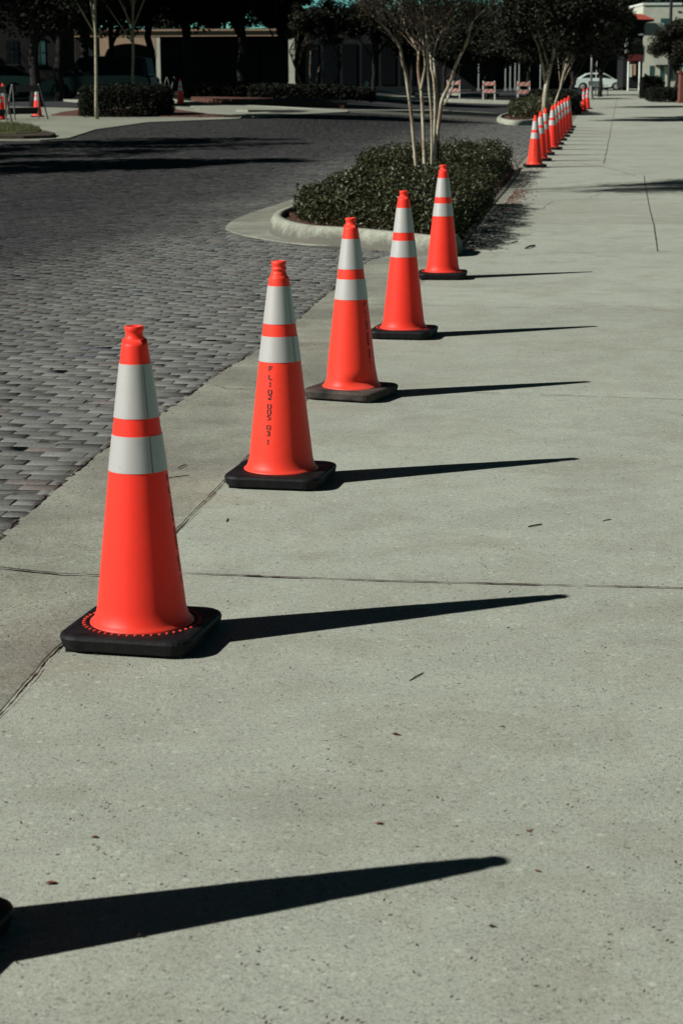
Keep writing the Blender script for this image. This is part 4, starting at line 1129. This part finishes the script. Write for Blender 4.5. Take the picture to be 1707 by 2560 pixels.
# low retaining wall, brick pillar, utility pole
p = gnd(1612, 240); q = gnd(1640, 245)
mb = MB(); a = Vector((xat(1604, 140), 140, 0)); b = Vector((xat(1640, 112), 112, 0)); dn = (b - a).normalized(); nn = Vector((-dn.y, dn.x, 0)) * .12
P = [tuple((a + nn))[:2], tuple((b + nn))[:2], tuple((b - nn))[:2], tuple((a - nn))[:2]]
ar_ = sum(P[i - 1][0] * P[i][1] - P[i][0] * P[i - 1][1] for i in range(4))
mb.prism(P if ar_ > 0 else P[::-1], lambda x, y: G(x, y) - .1, lambda x, y: G(x, y) + (0.15 if y < 125 else 0.42))
tag(mb.build("low_wall", M_cream), "pale low sloping wall along the right side of the far sidewalk", "wall")
d = 104.0; mb = MB(); xx = xat(1714, d); mb.box((xx, d, G(xx, d) + 0.75), (0.7, 0.7, 1.5)); mb.box((xx, d, G(xx, d) + 1.55), (0.85, 0.85, 0.1)); mb.box((xx, d, G(xx, d) + 0.05), (0.82, 0.82, 0.12))
tag(mb.build("brick_pillar", nmat("pillar brick", (0.09, 0.035, 0.028), (0.15, 0.060, 0.045), 12, 0.9)), "red brick pillar cut by the right edge under the spreading tree", "pillar")
d = 150.0; xx = xat(1671, d); up = thing("utility_pole", "dark utility pole rising in front of the cream building", "utility pole", (xx, d, G(xx, d)))
mb = MB(); mb.tube([(0, 0, 0), (0, 0, 11)], [0.13, 0.10], 10); mb.build("pole", M_dmet, up)
mb = MB(); mb.box((0, 0, 10.3), (2.0, 0.1, 0.12)); mb.build("crossarm", M_dmet, up)

# ------------------------------------------------------------------ lamp posts, signs, hydrant, bench
def lamp_post(u, v, vtop, label, r=0.055):
    p = gnd(u, v); h = zat(vtop, p.y) - p.z
    t = thing("lamp_post", label, "lamp post", tuple(p))
    m_ = MB(); m_.lathe([(0.20, 0), (0.20, 0.06), (0.16, 0.09), (0.13, 0.25), (0.085, 0.62), (r * 1.15, 0.72), (r, 0.78)], 14, cap0=True); m_.build("foot", M_grey, t, smooth=True)
    m_ = MB(); m_.tube([(0, 0, 0.75), (0, 0, h - 0.55)], [r, r * 0.8], 12); m_.lathe([(r * 1.5, 0), (r * 1.5, 0.05)], 12, (0, 0, h * 0.62), cap0=True, cap1=True); m_.build("pole", M_grey, t, smooth=True)
    m_ = MB(); m_.lathe([(0.06, 0), (0.15, 0.08), (0.19, 0.25), (0.15, 0.42), (0.05, 0.5)], 14, (0, 0, h - 0.55), cap0=True, cap1=True); m_.build("globe", M_white, t, smooth=True)
    m_ = MB(); m_.lathe([(0.17, 0), (0.10, 0.08), (0.02, 0.16)], 14, (0, 0, h - 0.06), cap0=True, cap1=True); m_.build("cap", M_dmet, t, smooth=True)
    return t
lamp_post(893, 224, -45, "slender grey lamp post with flared foot before the charcoal shop building", 0.05)
lamp_post(1476, 249, 74, "grey lamp post up the sidewalk beside the pair of far cones", 0.065)
def sign(u, v, vt, w, label, mtl, kind="blade", rz=0.0):
    p = gnd(u, v); h = zat(vt, p.y) - p.z
    t = thing("street_sign", label, "sign", tuple(p), rz)
    m_ = MB(); m_.tube([(0, 0, 0), (0, 0, h)], 0.03, 8); m_.build("post", M_dmet, t)
    m_ = MB(); m_.box((0, -0.04, h - 0.12), (w, 0.02, 0.2)); m_.build("blade", M_signT, t)
    m_ = MB(); m_.box((0.05, -0.045, h + 0.16), (0.34, 0.02, 0.28)); m_.build("plate", mtl, t)
    return t
M_signT = mat("teal sign", (0.02, 0.09, 0.085), 0.5)[0]
sign(982, 223, 140, 0.85, "teal street sign with small white plate behind the leaning pale trunk", M_white)
sign(860, 222, 137, 0.7, "teal street sign left of the slender lamp post", mat("pale teal", (0.10, 0.2, 0.18), 0.5)[0])
p = gnd(916, 234); t = thing("fire_hydrant", "pale fire hydrant at the kerb right of the slender lamp post", "hydrant", tuple(p))
m_ = MB(); m_.lathe([(0.16, 0), (0.16, 0.05), (0.10, 0.08), (0.10, 0.48), (0.14, 0.5), (0.13, 0.58), (0.06, 0.66), (0.03, 0.70)], 14, cap0=True, cap1=True); m_.build("barrel", M_cream, t, smooth=True)
for a_ in (0, math.pi):
    m_ = MB(); m_.tube([(0.08 * math.cos(a_), 0, 0.36), (0.2 * math.cos(a_), 0, 0.36)], 0.055, 10); m_.build("nozzle", M_cream, t)
# bench beside the lamp post
p = gnd(1496, 240); t = thing("park_bench", "black metal bench seen end-on beside the far lamp post", "bench", tuple(p), R(38))
m_ = MB()
for i in range(5): m_.box((0, -0.22 + i * 0.11, 0.45), (1.3, 0.085, 0.03))
m_.build("seat", M_dmet, t)
m_ = MB()
for i in range(4): m_.box((0, 0.27 + i * 0.02, 0.56 + i * 0.11), (1.3, 0.03, 0.085), rx=R(-10))
m_.build("backrest", M_dmet, t)
for sx in (-0.55, 0.55):
    m_ = MB(); m_.tube([(sx, -0.27, 0), (sx, -0.22, 0.44), (sx, 0.25, 0.44), (sx, 0.34, 0.95)], 0.028, 8); m_.tube([(sx, 0.30, 0), (sx, 0.25, 0.44)], 0.028, 8); m_.tube([(sx, -0.24, 0.44), (sx, -0.24, 0.66), (sx, 0.28, 0.68)], 0.02, 8); m_.build("leg", M_dmet, t)

# ------------------------------------------------------------------ barricades
def stripe_mat():
    mm, nt, b = mat("striped board", (0.6, 0.6, 0.55), 0.5)
    v = coords(nt, 'Object'); s = N(nt, 'ShaderNodeSeparateXYZ'); nt.links.new(v, s.inputs[0])
    q = math_(nt, 'FRACT', math_(nt, 'MULTIPLY', math_(nt, 'SUBTRACT', s.outputs[0], s.outputs[2]), 3.6))
    f = math_(nt, 'GREATER_THAN', q, 0.52)
    c = mix(nt, f, (0.36, 0.36, 0.33), (0.50, 0.07, 0.04))
    setc(nt, b, mix(nt, ramp(nt, noise(nt, v, 9, 4), [(0.4, 0.0), (0.75, 0.45)]), c, (0.3, 0.27, 0.23))); return mm
M_str = stripe_mat()
def barricade(u, v, label, rz=0.0, w=0.66, sc=1.0):
    p = gnd(u, v); t = thing("striped_barricade", label, "barricade", tuple(p), rz, "orange and white striped barricades across the far street")
    for s in (-1, 1):
        m_ = MB(); m_.tube([(s * w / 2, -0.28, 0), (s * w / 2, -0.02, 1.08)], 0.024, 6); m_.build("leg", M_white, t)
        m_ = MB(); m_.tube([(s * w / 2, 0.28, 0), (s * w / 2, 0.02, 1.08)], 0.024, 6); m_.build("leg", M_grey, t)
    for z, y in ((0.93, -0.075), (0.52, -0.172)):
        m_ = MB(); m_.box((0, y - 0.015, z), (w + 0.06, 0.025, 0.21), rx=R(-13)); m_.build("striped_board", M_str, t)
    t.scale = (sc, sc, sc); return t
barricade(1221, 251, "striped barricade in the middle of the far street, left of the two in the open")
barricade(1307, 254, "striped barricade right of the other, close to the second island's tree trunk", R(6))
barricade(1133, 249, "striped barricade half hidden behind the pale tree's right-hand trunks", R(-4), 0.7, 1.0)
barricade(1045, 256, "striped barricade glimpsed between the pale tree's left trunks, farthest left", R(8), 0.5, 0.6)
def folding(u, v, label, w, rz, h=1.02):
    p = gnd(u, v); t = thing("folding_barricade", label, "barricade", tuple(p), rz)
    for s in (-1, 1):
        for f in (-1, 1):
            m_ = MB(); m_.tube([(s * w / 2, f * 0.42, 0), (s * w / 2 * 0.8, f * 0.03, h)], 0.022, 6); m_.build("leg", M_grey if f > 0 else M_dmet, t)
    m_ = MB(); m_.box((0, -0.075, h - 0.12), (w * 0.86, 0.025, 0.2), rx=R(-20)); m_.build("board", M_dk2, t)
    m_ = MB(); m_.box((0, 0.30, 0.26), (w * 0.9, 0.025, 0.2), rx=R(20)); m_.build("board", M_dk2, t)
    return t
M_dk2 = nmat("weathered board", (0.012, 0.012, 0.014), (0.035, 0.033, 0.034), 10, 0.8)
folding(68, 300, "dark folding A-frame barricade between the orange cones at the left edge", 1.0, R(28))
folding(-20, 306, "dark folding barricade mostly outside the left edge", 1.0, R(20))
folding(428, 240, "small grey folding barricade behind the far cone right of the dark shrub", 0.5, R(40), 0.85)
p = gnd(377, 291); t = thing("leaning_post", "grey steel post leaning slightly right in the mulch bed", "post", tuple(p))
m_ = MB(); m_.tube([(0, 0, -0.05), (0.10, 0, 1.12)], 0.048, 10); m_.build("post", M_grey, t)
m_ = MB(); m_.box((0.105, -0.06, 1.0), (0.12, 0.06, 0.3)); m_.build("head", M_dmet, t)
# far kerbs and lit slips of paving across the side street
def kerb(name, u0, v0, u1, v1, w, z, mtl, wd=0.3):
    a = gnd(u0, v0); b = gnd(u1, v1); dn = (b - a); dn.z = 0; dn.normalize(); nn = Vector((-dn.y, dn.x, 0)) * wd
    P = [(a.x, a.y), (b.x, b.y), (b.x + nn.x, b.y + nn.y), (a.x + nn.x, a.y + nn.y)]
    ar_ = sum(P[i - 1][0] * P[i][1] - P[i][0] * P[i - 1][1] for i in range(4))
    m_ = MB(); m_.prism(P if ar_ > 0 else P[::-1], lambda x, y: G(x, y) - .1, lambda x, y: G(x, y) + z); return struct(m_.build(name, mtl))
kerb("far_kerb", 940, 226, 1120, 229, 0, 0.12, M_conc2, 2.6)
kerb("far_kerb", 1128, 236, 1215, 238, 0, 0.10, M_conc2, 1.0)
kerb("far_kerb", 1108, 251, 1300, 257, 0, 0.10, M_conc2, 0.6)
kerb("far_kerb", 975, 245, 1090, 247, 0, 0.08, M_conc2, 0.8)
kerb("far_kerb", 1130, 281, 1250, 287, 0, 0.05, M_conc2, 1.4)
kerb("far_kerb", 620, 281, 1130, 282, 0, 0.08, M_conc2, 0.5)

# ------------------------------------------------------------------ cars
def car(label, x, y, rz, paint, suv=False, L=4.5):
    t = thing("parked_car", label, "car", (x, y, G(x, y)), rz)
    H = 1.75 if suv else 1.42; W = 0.9; s = L / 4.5
    lo = [(-2.22, 0.32), (-2.25, 0.62), (-2.18, 0.88), (-1.75, 0.97), (-1.2, 0.98), (0.85, 0.95), (1.55, 0.86), (2.1, 0.72), (2.25, 0.55), (2.2, 0.30), (1.83, 0.24)]
    # lower body with wheel arches
    out = []
    for cx in (1.38, -1.35): 
        pass
    bot = [(1.80, 0.24)] + [(1.38 + 0.40 * math.cos(a), 0.30 + 0.38 * math.sin(a)) for a in np.linspace(0, math.pi, 9)] + [(-0.93, 0.22)] + [(-1.35 + 0.40 * math.cos(a), 0.30 + 0.38 * math.sin(a)) for a in np.linspace(0, math.pi, 9)] + [(-1.8, 0.25)]
    prof = lo[:-1] + bot
    m_ = MB(); k = len(prof)
    for sy, dx in ((-1, 0), (1, 0)):
        pass
    layers = [(-W, 0.965), (-W + 0.10, 1.0), (W - 0.10, 1.0), (W, 0.965)]
    for yy, kk in layers:
        m_.v += [(px * kk * s, yy, pz if pz < 0.5 else 0.5 + (pz - 0.5) * kk) for px, pz in prof]
    for i in range(3):
        for j in range(k): m_.f.append((i * k + j, i * k + (j + 1) % k, (i + 1) * k + (j + 1) % k, (i + 1) * k + j)); m_.m.append(0)
    m_.f.append(tuple(range(k))); m_.m.append(0); m_.f.append(tuple(3 * k + j for j in reversed(range(k)))); m_.m.append(0)
    # greenhouse
    if suv: gh = [(-2.1, 0.95), (-1.95, H - 0.08), (-1.4, H), (0.3, H), (0.62, H - 0.08), (1.25, 0.92)]
    else: gh = [(-1.85, 0.96), (-1.15, H - 0.06), (-0.75, H), (0.1, H), (0.45, H - 0.06), (1.25, 0.92)]
    q = len(gh); o = len(m_.v)
    for yy, kk in ((-0.80, 0), (-0.60, 1), (0.60, 1), (0.80, 0)):
        for i, (px, pz) in enumerate(gh):
            z = 0.93 + (pz - 0.93) * (1 if kk else 0.0) if not kk else pz
            m_.v.append((px * s, yy if kk or i in (0, q - 1) else yy, z))
    for i in range(3):
        for j in range(q - 1): m_.f.append((o + i * q + j, o + i * q + j + 1, o + (i + 1) * q + j + 1, o + (i + 1) * q + j)); m_.m.append(0)
    m_.build("body", paint, t)
    def win(name, pts, mtl=M_cglass):
        w_ = MB(); w_.add(pts, [tuple(range(len(pts)))]); w_.build(name, mtl, t)
    for sy in (-1, 1):
        def side_(px, pz):
            f = (pz - 0.93) / (H - 0.93); return (px * s, sy * (0.806 - 0.2 * f), pz)
        A = [side_(-1.5 if not suv else -1.85, 1.0), side_(-0.32, 1.0), side_(-0.32, H - 0.09), side_(-0.95 if not suv else -1.7, H - 0.1)]
        Bq = [side_(-0.26, 1.0), side_(1.02, 1.0), side_(0.38, H - 0.1), side_(-0.26, H - 0.09)]
        win("side_window", A); win("side_window", Bq)
    win("windscreen", [(1.20 * s, -0.7, 0.965), (1.20 * s, 0.7, 0.965), (0.50 * s, 0.56, H - 0.06), (0.50 * s, -0.56, H - 0.06)])
    win("rear_window", [((-1.80 if not suv else -2.1) * s, -0.66, 1.02), ((-1.25 if not suv else -2.0) * s, -0.56, H - 0.1), ((-1.25 if not suv else -2.0) * s, 0.56, H - 0.1), ((-1.80 if not suv else -2.1) * s, 0.66, 1.02)])
    for cx in (1.38, -1.35):
        for sy in (-1, 1):
            w_ = MB(); w_.lathe([(0.2, -0.1), (0.31, -0.1), (0.33, -0.07), (0.33, 0.07), (0.31, 0.1), (0.2, 0.1)], 20)
            w_.v = [(a + cx * s, sy * 0.83 + c, b + 0.33) for a, b, c in w_.v]; wh = w_.build("wheel", M_dmet, t, smooth=True)
            h_ = MB(); h_.lathe([(0.0, 0.10), (0.05, 0.105), (0.19, 0.09), (0.21, 0.08)], 16); h_.v = [(a + cx * s, sy * (0.83 + c), b + 0.33) for a, b, c in h_.v]; h_.build("hub", M_grey, wh, smooth=True)
    for sy in (-1, 1):
        h_ = MB(); h_.box((2.16 * s, sy * 0.62, 0.64), (0.14, 0.34, 0.13)); h_.build("headlight", M_lens, t)
        h_ = MB(); h_.box((-2.20 * s, sy * 0.66, 0.74), (0.1, 0.26, 0.14)); h_.build("tail_light", M_tail, t)
    return t
M_lens = mat("headlight lens", (0.75, 0.80, 0.74), 0.15, spec=0.8)[0]
M_tail = mat("tail lens", (0.45, 0.03, 0.02), 0.3)[0]
M_pt1 = mat("pale paint", (0.52, 0.60, 0.56), 0.25, metal=0.1, spec=0.6)[0]
M_pt2 = mat("black paint", (0.010, 0.011, 0.013), 0.2, spec=0.6)[0]
M_pt3 = mat("navy paint", (0.003, 0.006, 0.008), 0.25, spec=0.4)[0]
M_pt4 = mat("silver paint", (0.35, 0.38, 0.37), 0.3, metal=0.4, spec=0.6)[0]
d = 166.0; car("whitish saloon parked across the end of the far sidewalk, headlights to the right", xat(1497, d), d, R(-6), M_pt1)
d = 174.0; car("black saloon in front of the red-roofed house with red tail lights to the left", xat(1592, d), d, R(8), M_pt2)
d = 176.0; car("silver car behind the whitish saloon, just over its roof", xat(1478, d), d, R(60), M_pt4, True)
d = 86.0; car("dark navy van parked under the oaks at left, behind the slim pale trunk", xat(248, d), d, R(172), M_pt3, True, 4.9)
d = 100.0; car("black car beside the dark building at far left, mostly in shade", xat(60, d), d - 10, R(178), M_pt2)

# ------------------------------------------------------------------ twigs and leaves on the near sidewalk
M_tw = nmat("dark twig", (0.02, 0.013, 0.010), (0.07, 0.045, 0.03), 60, 0.9)
M_lf = nmat("dry leaf", (0.08, 0.022, 0.014), (0.20, 0.06, 0.035), 80, 0.8)
def twig(pts, r, label):
    P = [gnd(u * 1.0887, v * 1.0887) + Vector((0, 0, r * 0.9)) for u, v in pts]
    for i in range(1, len(P) - 1): P[i].z += r * 0.8
    c = sum((Vector(p) for p in P), Vector()) / len(P)
    m_ = MB(); m_.tube([p - c for p in P], [r * (0.8 if i in (0, len(P) - 1) else 1.1) for i in range(len(P))], 6)
    o = m_.build("fallen_twig", M_tw); o.location = c; tag(o, label, "twig")
twig([(940, 1564), (955, 1555), (971, 1546)], 0.0016, "thin bent twig lying on the open concrete below the nearest cone's shadow")
twig([(1212, 1211), (1226, 1209), (1243, 1205)], 0.0028, "short dark stick on the sidewalk right of the second cone's shadow")
twig([(1383, 1197), (1390, 1196), (1401, 1193)], 0.0018, "small dark splinter near the right edge above the short stick")
twig([(385, 1098), (410, 1096), (434, 1092)], 0.0020, "straight thin twig on the gutter slab right of the nearest cone's bands")
twig([(408, 1077), (416, 1072), (428, 1067)], 0.0022, "curved twig just above the straight one on the gutter slab")
twig([(1173, 559), (1180, 557), (1187, 554)], 0.005, "left one of the two dark sticks right of the fifth cone")
twig([(1205, 572), (1215, 569), (1227, 565)], 0.009, "thicker dark stick right of the fifth cone, the larger of two")
twig([(520, 1199), (522, 1196), (523, 1191)], 0.0018, "tiny dark chip under the second cone's base")
def dryleaf(u, v, s, label, a, mtl=M_lf, curl=0.5):
    p = gnd(u * 1.0887, v * 1.0887); V = []; F = []
    for i in range(7):
        t = i / 6 - 0.5; w = s * 0.30 * math.cos(t * math.pi * 0.96)
        V += [(t * s, -w, abs(w) * curl + 0.001), (t * s, 0, 0.001 + 0.25 * s * curl * (t * 2) ** 2 * 0.5), (t * s, w, abs(w) * curl * 0.7 + 0.001)]
    for i in range(6):
        o = i * 3; F += [(o, o + 3, o + 4, o + 1), (o + 1, o + 4, o + 5, o + 2)]
    m_ = MB(); m_.add(V, F); ob = m_.build("dry_leaf", mtl, smooth=True); ob.location = p + Vector((0, 0, 0.001)); ob.rotation_euler = (0, 0, a); tag(ob, label, "leaf")
dryleaf(908, 1689, 0.020, "curled dark leaf with red tip in the middle of the open concrete", -0.4, M_lf, 1.2)
dryleaf(1128, 2130, 0.014, "small black seed husk near the bottom right", 0.1, M_tw, 1.2)
dryleaf(870, 1893, 0.020, "flat brick-red leaf scrap above the foreground shadow", 0.1)
dryleaf(118, 2030, 0.026, "thin red leaf above the foreground shadow at left", 0.4)
dryleaf(1211, 1910, 0.016, "narrow curved leaf sliver right of centre, above the shadow's tip", -1.0)
dryleaf(1233, 2002, 0.015, "faded red leaf scrap just right of the foreground shadow's tip", -0.3)
dryleaf(218, 1924, 0.018, "pale brown leaf sliver at left above the foreground shadow", 0.2)
dryleaf(1152, 1670, 0.014, "grey crumpled husk on the concrete right of the curled leaf", 0.0, nmat("grey husk", (0.06, 0.065, 0.055), (0.14, 0.14, 0.12), 300, 0.9), 0.6)
